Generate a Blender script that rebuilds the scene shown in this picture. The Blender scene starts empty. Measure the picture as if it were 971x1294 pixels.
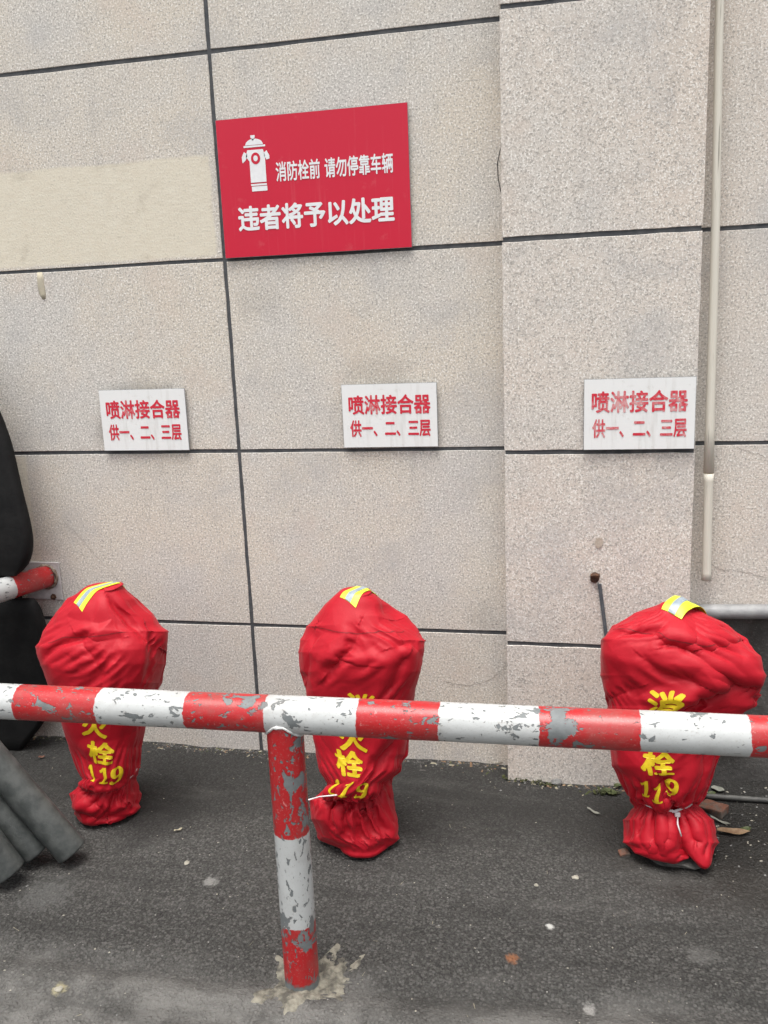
import bpy, bmesh, math, random
import numpy as np
from mathutils import Vector, Matrix
from mathutils.bvhtree import BVHTree
from mathutils.geometry import delaunay_2d_cdt
random.seed(7); rng = np.random.default_rng(7)
C = bpy.context.scene.collection
S = bpy.context.scene

# ------------------------------------------------------------------ camera
PW, PH, FPX = 971.0, 1294.0, 1094.19
YAW, PIT, ROL = .2127, -.2087, .0408
CAM = Vector((0, -2.8721, 1.55))
ROT = Matrix.Rotation(YAW, 3, 'Z') @ Matrix.Rotation(PIT, 3, 'X') @ Matrix.Rotation(ROL, 3, 'Y')
cam_data = bpy.data.cameras.new('camera'); cam = bpy.data.objects.new('camera', cam_data); C.objects.link(cam)
_r, _f, _u = ROT @ Vector((1,0,0)), ROT @ Vector((0,1,0)), ROT @ Vector((0,0,1))
M = Matrix((( _r.x,_u.x,-_f.x, CAM.x),(_r.y,_u.y,-_f.y, CAM.y),(_r.z,_u.z,-_f.z, CAM.z),(0,0,0,1)))
cam.matrix_world = M
cam_data.sensor_fit = 'HORIZONTAL'; cam_data.sensor_width = 36; cam_data.lens = 36*FPX/PW
cam_data.clip_start = .05; cam_data.clip_end = 300
S.camera = cam

# ------------------------------------------------------------------ world, sun, exposure
SUN_EL, SUN_AZ = math.radians(77), math.radians(190)     # azimuth clockwise from +Y
w = bpy.data.worlds.new('World'); S.world = w; w.use_nodes = True
nt = w.node_tree; bg = nt.nodes['Background']
sky = nt.nodes.new('ShaderNodeTexSky'); sky.sky_type = 'NISHITA'; sky.sun_disc = False
sky.sun_elevation = SUN_EL; sky.sun_rotation = SUN_AZ; sky.dust_density = 4; sky.air_density = 1.0; sky.ozone_density = 1
hs = nt.nodes.new('ShaderNodeHueSaturation'); hs.inputs['Saturation'].default_value = .18
nt.links.new(sky.outputs[0], hs.inputs['Color']); nt.links.new(hs.outputs[0], bg.inputs['Color'])
bg.inputs['Strength'].default_value = .115
sd = bpy.data.lights.new('sun', 'SUN'); sd.energy = 1.5; sd.angle = math.radians(40); sd.color = (1, .965, .91)
sun = bpy.data.objects.new('sun', sd); C.objects.link(sun)
sdir = Vector((math.sin(SUN_AZ)*math.cos(SUN_EL), math.cos(SUN_AZ)*math.cos(SUN_EL), math.sin(SUN_EL)))
sun.rotation_euler = sdir.to_track_quat('Z', 'Y').to_euler(); sun.location = sdir*20
S.view_settings.view_transform = 'Standard'; S.view_settings.look = 'None'
S.view_settings.gamma = 1; S.view_settings.use_curve_mapping = False; S.view_settings.exposure = 1.12
S.cycles.max_bounces = 5; S.cycles.diffuse_bounces = 3; S.cycles.glossy_bounces = 2; S.cycles.transmission_bounces = 0; S.cycles.caustics_reflective = False
S.cycles.use_adaptive_sampling = True; S.cycles.adaptive_threshold = .02; S.cycles.use_denoising = True

# ------------------------------------------------------------------ helpers
def _ray(x, y): return ROT @ Vector((x-PW/2, FPX, -(y-PH/2)))
def atY(x, y, Y):            # point of the plane Y = const seen at photo position x, y
    d = _ray(x, y); return CAM + d*((Y-CAM.y)/d.y)
def atZ(x, y, Z=0.0):
    d = _ray(x, y); return CAM + d*((Z-CAM.z)/d.z)
_RI = np.array(ROT.transposed())
def pix(P):                  # numpy (...,3) -> photo positions
    v = (P - np.array(CAM)) @ _RI.T
    return np.stack([PW/2 + FPX*v[...,0]/v[...,1], PH/2 - FPX*v[...,2]/v[...,1]], -1)

def _hash(i, j, k, s):
    n = (i*374761393 + j*668265263 + k*2147483647 + s*974634777) & 0xffffffff
    n = ((n ^ (n >> 13))*1274126177) & 0xffffffff
    n = (n ^ (n >> 16)) & 0xffffffff
    return n/2147483648.0 - 1.0
def vnoise(P, seed=0):       # smooth value noise, -1..1
    P = np.asarray(P, float); i = np.floor(P).astype(np.int64); f = P-i; f = f*f*(3-2*f); r = 0
    for a in (0,1):
        for b in (0,1):
            for c in (0,1):
                wgt = (f[...,0] if a else 1-f[...,0])*(f[...,1] if b else 1-f[...,1])*(f[...,2] if c else 1-f[...,2])
                r = r + wgt*_hash(i[...,0]+a, i[...,1]+b, i[...,2]+c, seed)
    return r

def link(name, me, mat=None, parent=None, smooth=False):
    o = bpy.data.objects.new(name, me); C.objects.link(o)
    if mat and not me.materials: me.materials.append(mat)
    if smooth:
        for p in me.polygons: p.use_smooth = True
    if parent: o.parent = parent
    return o
def mesh(name, verts, faces, mat=None, parent=None, smooth=False, base=(0,0,0)):
    b = Vector(base)
    me = bpy.data.meshes.new(name); me.from_pydata([tuple(Vector(v)-b) for v in verts], [], faces); me.update()
    return link(name, me, mat, parent, smooth)
def bmobj(name, bm, mat=None, parent=None, smooth=False):
    me = bpy.data.meshes.new(name); bm.to_mesh(me); bm.free(); return link(name, me, mat, parent, smooth)
def tag(o, label=None, cat=None, group=None, kind=None):
    if label: o['label'] = label
    if cat: o['category'] = cat
    if group: o['group'] = group
    if kind: o['kind'] = kind
    return o
def thing(name, loc, label, cat, group=None):
    o = bpy.data.objects.new(name, None); C.objects.link(o); o.location = loc; o.empty_display_size = .1
    return tag(o, label, cat, group)
def box_bm(x0, x1, y0, y1, z0, z1, bev=0, seg=1):
    bm = bmesh.new()
    bmesh.ops.create_cube(bm, size=1)
    for v in bm.verts:
        v.co = Vector(((x0+x1)/2 + v.co.x*(x1-x0), (y0+y1)/2 + v.co.y*(y1-y0), (z0+z1)/2 + v.co.z*(z1-z0)))
    if bev: bmesh.ops.bevel(bm, geom=list(bm.edges), offset=bev, segments=seg, affect='EDGES', profile=.6)
    return bm
def tube(pts, rad, n=24, cap=True):      # swept tube -> verts, faces
    pts = [Vector(p) for p in pts]; V, F = [], []
    ref = None
    for i, p in enumerate(pts):
        t = (pts[min(i+1, len(pts)-1)] - pts[max(i-1, 0)]).normalized()
        if ref is None:
            ref = t.orthogonal().normalized()
        ref = (ref - t*ref.dot(t)).normalized(); bi = t.cross(ref)
        r = rad[i] if hasattr(rad, '__len__') else rad
        for k in range(n):
            a = 2*math.pi*k/n; V.append(p + ref*(r*math.cos(a)) + bi*(r*math.sin(a)))
    for i in range(len(pts)-1):
        for k in range(n):
            F.append((i*n+k, i*n+(k+1)%n, (i+1)*n+(k+1)%n, (i+1)*n+k))
    if cap:
        F.append(tuple(range(n))[::-1]); F.append(tuple((len(pts)-1)*n+k for k in range(n)))
    return V, F

# ------------------------------------------------------------------ material helpers
class NB:
    def __init__(s, name, rough=.6, spec=.5):
        s.m = bpy.data.materials.new(name); s.m.use_nodes = True; s.t = s.m.node_tree
        s.b = s.t.nodes['Principled BSDF']; s.b.inputs['Roughness'].default_value = rough
        s.b.inputs['Specular IOR Level'].default_value = spec; s._pos = None; s._obj = None; s._c = {}
    def n(s, ty, **kw):
        nd = s.t.nodes.new('ShaderNode'+ty)
        for k, v in kw.items(): setattr(nd, k, v)
        return nd
    def l(s, a, b): s.t.links.new(a, b)
    def put(s, sock, v):
        if hasattr(v, 'is_linked') or hasattr(v, 'links'): s.l(v, sock)
        elif isinstance(v, (tuple, list)) and len(v) == 3 and sock.type == 'RGBA': sock.default_value = (*v, 1)
        else: sock.default_value = v
    @property
    def pos(s):
        if s._pos is None: s._pos = s.n('NewGeometry').outputs['Position']
        return s._pos
    @property
    def obj(s):
        if s._obj is None: s._obj = s.n('TexCoord').outputs['Object']
        return s._obj
    def math(s, op, a, b=0.0, c=0.0, clamp=False):
        nd = s.n('Math', operation=op, use_clamp=clamp)
        for i, v in enumerate((a, b, c)): s.put(nd.inputs[i], v)
        return nd.outputs[0]
    def xyz(s, vec):
        nd = s.n('SeparateXYZ'); s.l(vec, nd.inputs[0]); return nd.outputs
    def scaled(s, vec, sc, off=(0,0,0)):
        nd = s.n('Mapping'); s.l(vec, nd.inputs[0]); nd.inputs['Scale'].default_value = sc; nd.inputs['Location'].default_value = off
        return nd.outputs[0]
    def noise(s, vec, scale, detail=2, rough=.5, dist=0):
        key = ('n', vec.node.name, scale, detail, rough, dist)
        if key not in s._c:
            nd = s.n('TexNoise'); s.l(vec, nd.inputs['Vector']); s._c[key] = nd.outputs[0]
            nd.inputs['Scale'].default_value = scale; nd.inputs['Detail'].default_value = detail
            nd.inputs['Roughness'].default_value = rough; nd.inputs['Distortion'].default_value = dist
        return s._c[key]
    def vor(s, vec, scale, out=0):
        key = ('v', vec.node.name, scale)
        if key not in s._c:
            nd = s.n('TexVoronoi'); s.l(vec, nd.inputs['Vector']); nd.inputs['Scale'].default_value = scale; s._c[key] = nd
        return s._c[key].outputs[out]
    def step(s, v, lo, hi):      # smooth 0..1
        nd = s.n('MapRange', interpolation_type='SMOOTHSTEP'); s.put(nd.inputs[0], v)
        s.put(nd.inputs[1], lo); s.put(nd.inputs[2], hi); return nd.outputs[0]
    def mix(s, fac, a, b, mode='MIX'):
        nd = s.n('Mix', data_type='RGBA', blend_type=mode)
        s.put(nd.inputs[0], fac); s.put(nd.inputs[6], a); s.put(nd.inputs[7], b); return nd.outputs[2]
    def mul(s, *a):
        r = a[0]
        for b in a[1:]: r = s.math('MULTIPLY', r, b)
        return r
    def bump(s, h, dist=.001, strength=1, prev=None):
        nd = s.n('Bump'); s.put(nd.inputs['Height'], h); nd.inputs['Distance'].default_value = dist; nd.inputs['Strength'].default_value = strength
        if prev is not None: s.l(prev, nd.inputs['Normal'])
        return nd.outputs[0]
    def done(s, col=None, rough=None, nor=None, metal=None):
        if col is not None: s.put(s.b.inputs['Base Color'], col)
        if rough is not None: s.put(s.b.inputs['Roughness'], rough)
        if nor is not None: s.l(nor, s.b.inputs['Normal'])
        if metal is not None: s.put(s.b.inputs['Metallic'], metal)
        return s.m
    def rect(s, ax, x0, x1, z0, z1, wob, soft):   # soft-edged rectangle in world X-Z with wobbling edges
        X = s.math('ADD', ax[0], wob); Z = s.math('ADD', ax[2], wob)
        return s.mul(s.step(X, x0-soft, x0+soft), s.math('SUBTRACT', 1, s.step(X, x1-soft, x1+soft)),
                     s.step(Z, z0-soft, z0+soft), s.math('SUBTRACT', 1, s.step(Z, z1-soft, z1+soft)))

def mottled(name, c1, c2, scale=20, rough=.6, bump=.0, bscale=200, spec=.5, metal=0, r2=None):
    b = NB(name, rough, spec); f = b.step(b.noise(b.obj, scale, 5, .6), .35, .65)
    col = b.mix(f, c1, c2); nor = b.bump(b.noise(b.obj, bscale, 4, .6), bump) if bump else None
    return b.done(col, b.mix(f, (rough,)*3, (r2,)*3) if r2 else None, nor, metal)

# ---- stone-paint wall
def wall_material(name, warm, grey, patches=False, coarse=0.0):
    b = NB(name, .85, .25); ax = b.xyz(b.pos)
    big = b.noise(b.pos, 1.9, 4, .62)
    mid = b.noise(b.pos, 11, 4, .65)
    col = b.mix(b.step(big, .36, .66), warm, grey)
    col = b.mix(b.mul(b.step(mid, .50, .78), .40), col, tuple(c*.70 for c in grey))
    # granite grains: dark and pale flakes
    gd = b.noise(b.pos, 150, 2, .7); gl = b.noise(b.scaled(b.pos, (1,1,1), (9,4,2)), 165, 2, .65)
    col = b.mix(b.mul(b.step(gd, .50, .64), .72), col, tuple(c*.46 for c in grey))
    col = b.mix(b.mul(b.step(gl, .52, .64), .75), col, (.90,.87,.82))
    if coarse:
        g2 = b.noise(b.scaled(b.pos, (1,1,1), (3,1,7)), 62, 2, .55)
        col = b.mix(b.mul(b.step(g2, .60, .68), b.step(big, .40, .60), coarse), col, tuple(c*.58 for c in grey))
    vn = b.n('TexVoronoi'); b.l(b.pos, vn.inputs['Vector']); vn.inputs['Scale'].default_value = 30
    vs_ = b.n('SeparateColor'); b.l(vn.outputs['Color'], vs_.inputs[0])
    dark = b.mul(b.math('LESS_THAN', vn.outputs['Distance'], .07), b.math('GREATER_THAN', vs_.outputs[0], .72))
    col = b.mix(b.mul(dark, .6), col, (.08,.07,.06))
    # cloudy grey weathering and pinkish areas
    cl_ = b.noise(b.scaled(b.pos, (1,1,1), (6,2,11)), 3.4, 4, .65)
    col = b.mix(b.mul(b.step(cl_, .50, .72), .34), col, (.40,.395,.395))
    col = b.mix(b.mul(b.step(cl_, .46, .30), .30), col, (.60,.50,.42))
    # faint grime running down
    st = b.step(b.noise(b.scaled(b.pos, (5,5,.7)), 2.2, 5, .7), .56, .80)
    col = b.mix(b.mul(st, .22), col, (.22,.20,.19))
    if patches:
        nw = b.math('SUBTRACT', mid, .5); wob = b.math('MULTIPLY', nw, .022)
        p1 = b.rect(ax, -3.0, -1.163, 1.815, 2.135, wob, .007)
        p2 = b.rect(ax, -2.4, -1.985, .80, 1.133, wob, .008)
        p3 = b.rect(ax, -2.02, -1.97, .70, .82, wob, .006)
        brush = b.noise(b.scaled(b.pos, (3,3,22)), 6, 4, .65)
        paint = b.mix(b.step(brush, .3, .7), (.66,.60,.48), (.73,.68,.56))
        paint = b.mix(b.mul(b.step(mid, .56, .70), .35), paint, (.40,.35,.27))
        f = b.mul(b.math('MAXIMUM', b.math('MAXIMUM', p1, b.mul(p2, .8)), b.mul(p3, .5)), b.math('ADD', b.mul(b.step(gd, .66, .52), .24), .64))
        col = b.mix(f, col, paint)
        wb = b.math('MULTIPLY', nw, .16)
        for (x0, x1, z0, z1, k) in ((-1.60,-1.36,1.345,1.40,.35), (-.72,-.52,1.36,1.45,.20), (-1.69,-1.645,1.18,1.26,.4), (-.30,-.27,.50,.60,.35), (-1.10,-.95,1.60,1.70,.15)):
            col = b.mix(b.mul(b.rect(ax, x0, x1, z0, z1, wb, .035), k), col, (.15,.14,.13))
    h = b.math('ADD', b.mul(gd, .8), b.mul(gl, .5))
    return b.done(col, None, b.bump(h, .0012, .8))
M_wall = wall_material('stone_paint_beige', (.625,.565,.480), (.575,.548,.510), patches=True, coarse=.16)
M_pil = wall_material('stone_paint_pilaster', (.640,.570,.500), (.610,.570,.520), coarse=.30)
M_filler = mottled('joint_filler_grey', (.050,.054,.060), (.085,.088,.092), 30, .8)
def cement_material():
    b = NB('bare_cement', .9, .2)
    f = b.step(b.noise(b.pos, 6, 6, .65), .35, .68)
    col = b.mix(f, (.105,.10,.095), (.055,.052,.048))
    col = b.mix(b.mul(b.step(b.noise(b.pos, 120, 3, .6), .55, .7), .5), col, (.17,.165,.155))
    return b.done(col, None, b.bump(b.noise(b.pos, 60, 6, .7), .005))
M_cement = cement_material()

# ---- asphalt
def ground_material():
    b = NB('worn_asphalt', .85, .3); ax = b.xyz(b.pos)
    n1 = b.noise(b.pos, 1.6, 4, .6); n2 = b.noise(b.pos, 7, 4, .65)
    col = b.mix(b.step(n1, .35, .65), (.038,.037,.0345), (.054,.0525,.049))
    col = b.mix(b.mul(b.step(n2, .50, .74), .45), col, (.100,.099,.096))
    # stones of the mix
    vd = b.vor(b.pos, 115, out=0); vc = b.vor(b.pos, 115, out=1)
    vcx = b.n('SeparateColor'); b.l(vc, vcx.inputs[0])
    stone = b.mul(vcx.outputs[0], b.math('SUBTRACT', 1, b.step(vd, .35, .75)))
    col = b.mix(b.step(stone, .10, .95), b.mix(.55, col, (.018,.0175,.0165)), b.mix(.62, col, (.165,.161,.151)))
    v2 = b.n('SeparateColor'); b.l(b.vor(b.pos, 260, out=1), v2.inputs[0])
    col = b.mix(.45, col, b.mix(v2.outputs[0], (.011,.011,.010), (.112,.109,.103)))
    fl = b.vor(b.pos, 60, out=0); fc = b.n('SeparateColor'); b.l(b.vor(b.pos, 60, out=1), fc.inputs[0])
    chip = b.mul(b.math('LESS_THAN', fl, .12), b.math('GREATER_THAN', fc.outputs[1], .93))
    col = b.mix(b.mul(chip, .8), col, (.36,.35,.32))
    # dusty, pale carriageway in front of the kerb line
    yy = b.math('ADD', ax[1], b.math('MULTIPLY', ax[0], -.05)); yy = b.math('ADD', yy, b.mul(b.math('SUBTRACT', b.noise(b.pos, 3, 5, .7), .5), .30))
    dust = b.math('SUBTRACT', 1, b.step(yy, -1.22, -1.0))
    col = b.mix(b.mul(dust, b.math('ADD', .2, b.mul(b.step(n2, .38, .62), .5))), col, (.185,.180,.170))
    # damp soil by the right-hand wall
    dx = b.math('SUBTRACT', ax[0], .55); dy = b.math('SUBTRACT', ax[1], -.35)
    rr = b.math('SQRT', b.math('ADD', b.mul(dx, dx), b.mul(dy, dy, 1.6)))
    damp = b.math('SUBTRACT', 1, b.step(b.math('ADD', rr, b.mul(b.math('SUBTRACT', n2, .5), .5)), .22, .62))
    col = b.mix(b.mul(damp, .75), col, (.020,.017,.014))
    # damp ring round the left-hand hydrant
    dx = b.math('SUBTRACT', ax[0], -1.33); dy = b.math('SUBTRACT', ax[1], -.50)
    r2 = b.math('SQRT', b.math('ADD', b.mul(dx, dx), b.mul(dy, dy)))
    d2 = b.math('SUBTRACT', 1, b.step(b.math('ADD', r2, b.mul(b.math('SUBTRACT', n2, .5), .35)), .06, .2))
    col = b.mix(b.mul(d2, .6), col, (.018,.017,.016))
    # damp, dirt-darkened strip along the building and old wheel tracks
    wet = b.step(b.math('ADD', b.math('ADD', ax[1], b.mul(b.math('SUBTRACT', n1, .5), .9)), b.mul(b.math('SUBTRACT', n2, .5), .35)), -.62, -.30)
    col = b.mix(b.mul(wet, .55), col, (.017,.0165,.0155))
    trk = b.step(b.noise(b.scaled(b.pos, (.7,4.0,1), (3,8,0)), 2.0, 4, .6), .50, .70)
    col = b.mix(b.mul(trk, .45), col, (.022,.0215,.020))
    tr2 = b.step(b.noise(b.scaled(b.pos, (.8,3.0,1), (13,2,0)), 2.4, 4, .65), .54, .74)
    col = b.mix(b.mul(tr2, .14), col, (.17,.165,.155))
    # pale lime splashes and a rust spot
    spn = b.math('SUBTRACT', b.noise(b.pos, 40, 4, .7), .5)
    for (x, y, rad, c, k) in ((265,1113,.032,(.30,.295,.28),.6), (747,1270,.022,(.40,.39,.37),.6), (696,1172,.014,(.6,.6,.57),.8), (648,1212,.022,(.30,.12,.05),.7), (75,1252,.022,(.38,.34,.2),.6), (885,1205,.05,(.15,.148,.14),.4), (60,1130,.10,(.13,.13,.125),.45)):
        p = atZ(x, y); dx = b.math('SUBTRACT', ax[0], p.x); dy = b.math('SUBTRACT', ax[1], p.y)
        r2 = b.math('SQRT', b.math('ADD', b.mul(dx, dx), b.mul(dy, dy)))
        r2 = b.math('ADD', r2, b.mul(spn, rad*2.2))
        col = b.mix(b.mul(b.math('SUBTRACT', 1, b.step(r2, rad*.3, rad)), k), col, c)
    h = b.math('ADD', b.math('ADD', b.mul(stone, .8), b.mul(b.noise(b.pos, 170, 3, .65), .9)), b.mul(b.noise(b.pos, 45, 3, .65), 2.2))
    rough = b.math('SUBTRACT', .88, b.mul(damp, .35))
    return b.done(col, rough, b.bump(h, .004))
M_ground = ground_material()

# ---- chipped red and white pipe paint; bands along local X
def band_material(name, stops, first_red, chip=.60, seed=0.0, rustlow=None, peel=20):
    b = NB(name, .38, .5); ax = b.xyz(b.obj)
    s = b.math('ADD', ax[0], b.mul(b.math('SUBTRACT', b.noise(b.obj, 28, 4, .7), .5), .016))
    red = 1.0 if first_red else 0.0; fac = None
    acc = red
    f = b.math('ADD', red, 0.0); cur = red
    for x in stops:
        nxt = 1-cur
        f = b.math('ADD', f, b.mul(b.step(s, x-.0012, x+.0012), nxt-cur)); cur = nxt
    o = b.scaled(b.obj, (1,1,1), (seed, seed*.7, seed*1.3))
    redc = b.mix(b.noise(o, 12, 4, .6), (.44,.008,.012), (.33,.020,.022)); whc = b.mix(b.noise(o, 16, 4, .6), (.52,.535,.53), (.41,.42,.415))
    # pale rub marks on the red
    redc = b.mix(b.mul(b.step(b.noise(o, 70, 4, .7), .60, .72), .35), redc, (.75,.45,.42))
    redc = b.mix(b.mul(b.step(b.noise(b.scaled(o, (1.2,4,4), (3,3,3)), 14, 4, .6), .58, .74), .4), redc, (.36,.10,.09))
    col = b.mix(f, whc, redc)
    col = b.mix(b.mul(b.step(b.noise(o, 260, 2, .5), .60, .70), .3), col, (.25,.22,.2))
    region = b.step(b.noise(b.scaled(o, (1,1,1), (5,2,9)), 5.0, 2, .5), .40, .66)
    nz = b.noise(b.scaled(o, (.8,1,1)), peel, 5, .62, .4)
    big = b.step(b.math('ADD', nz, b.mul(region, .10)), chip+.085, chip+.10)
    nz2 = b.noise(b.scaled(o, (.7,1.2,1.2), (1,8,3)), 62, 3, .55, .5)
    small = b.step(b.math('ADD', nz2, b.mul(region, .05)), chip+.068, chip+.085)
    mask = b.math('MAXIMUM', big, small)
    if rustlow is not None:
        rl = b.math('SUBTRACT', 1, b.step(b.math('ADD', ax[0], b.mul(b.math('SUBTRACT', nz, .5), .10)), rustlow, rustlow+.012))
        mask = b.math('MAXIMUM', mask, rl)
    prim = b.mix(b.noise(o, 45, 4, .6), (.085,.094,.096), (.21,.225,.228))
    col = b.mix(mask, col, prim)
    rim = b.math('SUBTRACT', b.math('MAXIMUM', b.step(b.math('ADD', nz, b.mul(region, .10)), chip+.070, chip+.092), b.step(b.math('ADD', nz2, b.mul(region, .05)), chip+.052, chip+.078)), mask, clamp=True)
    col = b.mix(b.mul(rim, .55), col, b.mix(f, (.36,.33,.30), (.20,.03,.025)))
    col = b.mix(b.mul(b.step(b.noise(o, 6, 4, .7), .50, .72), .30), col, (.17,.13,.11))
    edge = b.math('SUBTRACT', 1, mask)
    rough = b.math('ADD', .34, b.mul(mask, .25))
    h = b.math('ADD', b.mul(edge, 1.0), b.mul(b.noise(o, 60, 3, .6), .5))
    return b.done(col, rough, b.bump(h, .0011))

# ---- cover cloth
def cloth_material():
    b = NB('red_coated_polyester', .55, .28)
    u = b.noise(b.pos, 30, 4, .6)
    col = b.mix(u, (.43,.0050,.0165), (.37,.0045,.0140))
    n2 = b.bump(b.noise(b.pos, 55, 3, .55, .6), .0010, .45)
    n3 = b.bump(b.vor(b.pos, 900), .0003, .3, n2)
    m = b.done(col, b.math('ADD', .50, b.mul(u, .12)), n3)
    b.b.inputs['Sheen Weight'].default_value = .10; b.b.inputs['Sheen Roughness'].default_value = .4
    b.b.inputs['Sheen Tint'].default_value = (1,.55,.55,1)
    return m
M_cloth = cloth_material()
M_print = mottled('yellow_screen_print', (.74,.55,.010), (.66,.46,.012), 60, .5, .0004, 300)
M_seam = mottled('dark_red_thread', (.16,.003,.006), (.24,.004,.008), 120, .7)
M_tape = mottled('fluorescent_yellow_tape', (.72,.80,.03), (.66,.74,.05), 40, .42, .0003, 400)
M_refl = mottled('silver_reflective_tape', (.22,.27,.31), (.30,.35,.39), 60, .30, .0002, 500)
M_tie = mottled('white_nylon', (.70,.66,.66), (.60,.55,.56), 60, .4)
def plate_white():
    b = NB('white_sign_enamel', .38, .45)
    st = b.step(b.noise(b.scaled(b.obj, (14,14,1.5)), 2.2, 5, .65), .52, .74)
    col = b.mix(b.mul(st, .40), (.80,.81,.80), (.48,.46,.42))
    col = b.mix(b.mul(b.step(b.noise(b.obj, 30, 5, .7), .60, .72), .25), col, (.40,.36,.30))
    return b.done(col, None, b.bump(b.noise(b.obj, 9, 2), .002, .4))
M_plate = plate_white()
def ink(name, fade):
    b = NB(name, .5, .3); f = b.step(b.noise(b.obj, 24, 5, .7), fade, fade+.25)
    return b.done(b.mix(b.mul(f, .65), (.62,.030,.055), (.70,.60,.58)))
M_ink = ink('red_sign_ink', .52); M_inkfade = ink('faded_red_sign_ink', .42)
def red_enamel():
    b = NB('red_sign_enamel', .36, .45)
    st = b.step(b.noise(b.scaled(b.obj, (30,30,1.2)), 2.2, 5, .6), .55, .75)
    col = b.mix(b.mul(st, .22), (.58,.007,.036), (.60,.12,.14))
    col = b.mix(b.mul(b.step(b.noise(b.obj, 14, 5, .7), .60, .75), .2), col, (.62,.2,.2))
    return b.done(col, None, b.bump(b.noise(b.obj, 5, 2), .002, .35))
M_redplate = red_enamel()
M_wink = mottled('white_vinyl', (.82,.83,.84), (.76,.77,.78), 50, .4)
M_edge = mottled('dull_aluminium', (.28,.29,.30), (.40,.41,.42), 60, .45, 0, 200, .5, .6)
M_tubeg = mottled('dusty_grey_plastic', (.045,.050,.048), (.085,.090,.086), 22, .55, .0012, 140, .4)
M_black = mottled('black_rubber', (.0040,.0040,.0043), (.0085,.0085,.0085), 14, .7, .0012, 70, .22)
M_galv = mottled('galvanised_steel', (.24,.243,.245), (.36,.36,.36), 14, .6, .0008, 120, .4, .25)
M_rust = mottled('rusty_iron', (.045,.026,.018), (.11,.05,.025), 90, .85, .002, 200)
M_strap = mottled('grey_flat_bar', (.075,.085,.095), (.12,.13,.14), 30, .6)
M_wire = mottled('black_wire', (.01,.01,.01), (.02,.02,.02), 30, .5)
def bamboo_material():
    b = NB('dry_bamboo', .5, .4)
    f = b.noise(b.scaled(b.pos, (60,60,2.0)), 2, 5, .65)
    col = b.mix(f, (.58,.54,.46), (.80,.77,.68))
    g = b.step(b.noise(b.scaled(b.pos, (80,80,1.6), (4,1,2)), 2, 3, .6), .62, .70)
    col = b.mix(b.mul(g, .75), col, (.10,.085,.06))
    return b.done(col, None, b.bump(f, .0012))
M_bamboo = bamboo_material()
M_mortar = mottled('rough_mortar', (.085,.080,.068), (.25,.235,.19), 30, .95, .005, 90, .2)
M_brick = mottled('broken_brick', (.15,.060,.036), (.10,.085,.07), 40, .9, .003, 120)
M_stone = mottled('grey_stone', (.14,.14,.135), (.23,.23,.22), 30, .9, .004, 80)
M_stonedark = mottled('dirty_footing_stone', (.055,.053,.050), (.11,.108,.10), 30, .9, .004, 80)
M_paleston = mottled('pale_stone', (.26,.245,.20), (.36,.34,.28), 50, .9, .002, 120)
M_leafd = mottled('dry_leaf', (.17,.10,.055), (.25,.17,.10), 50, .7)
M_leafg = mottled('green_leaf', (.045,.060,.020), (.085,.10,.035), 50, .6)
M_leafp = mottled('pale_grey_leaf', (.22,.22,.19), (.15,.16,.13), 50, .7)
M_straw = mottled('straw_and_chips', (.34,.31,.22), (.22,.20,.15), 60, .8)
M_moss = mottled('moss_green', (.035,.045,.015), (.07,.075,.025), 60, .9)

# ------------------------------------------------------------------ ground
def axis(fine0, fine1, st, far):
    a = list(np.arange(fine0, fine1+1e-6, st)); k = st
    lo, hi = [], []; x = fine0
    while x > -far: k *= 1.5; x -= k; lo.append(x)
    k = st; x = fine1
    while x < far: k *= 1.5; x += k; hi.append(x)
    return np.array(lo[::-1]+a+hi)
gx, gy = axis(-2.6, 1.6, .022, 60), axis(-1.9, .1, .022, 60)
GX, GY = np.meshgrid(gx, gy)
def ground_z(X, Y):
    P = np.stack([X, Y, 0*X], -1)
    near = np.exp(-((X+.5)/4)**4 - ((Y+.9)/3)**4)
    z = .0045*vnoise(P*4.5, 1) + .0030*vnoise(P*13, 2) + .0016*vnoise(P*34, 3)
    kl = Y - .05*X + 1.10 + .03*vnoise(P*2.2, 5)
    z = z - .010*np.exp(-(kl/.035)**2) + .008*np.exp(-((kl+.07)/.05)**2)    # worn groove and ridge along the old kerb line
    return z*near - .002
GZ = ground_z(GX, GY); nxg = len(gx)
V = np.stack([GX, GY, GZ], -1).reshape(-1, 3).tolist()
F = [(j*nxg+i, j*nxg+i+1, (j+1)*nxg+i+1, (j+1)*nxg+i) for j in range(len(gy)-1) for i in range(nxg-1)]
tag(mesh('ground', V, F, M_ground, smooth=True), 'worn dark asphalt with pale dust and grit', kind='structure')
def gz(x, y): return float(ground_z(np.array([x], float), np.array([y], float))[0])

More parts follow.
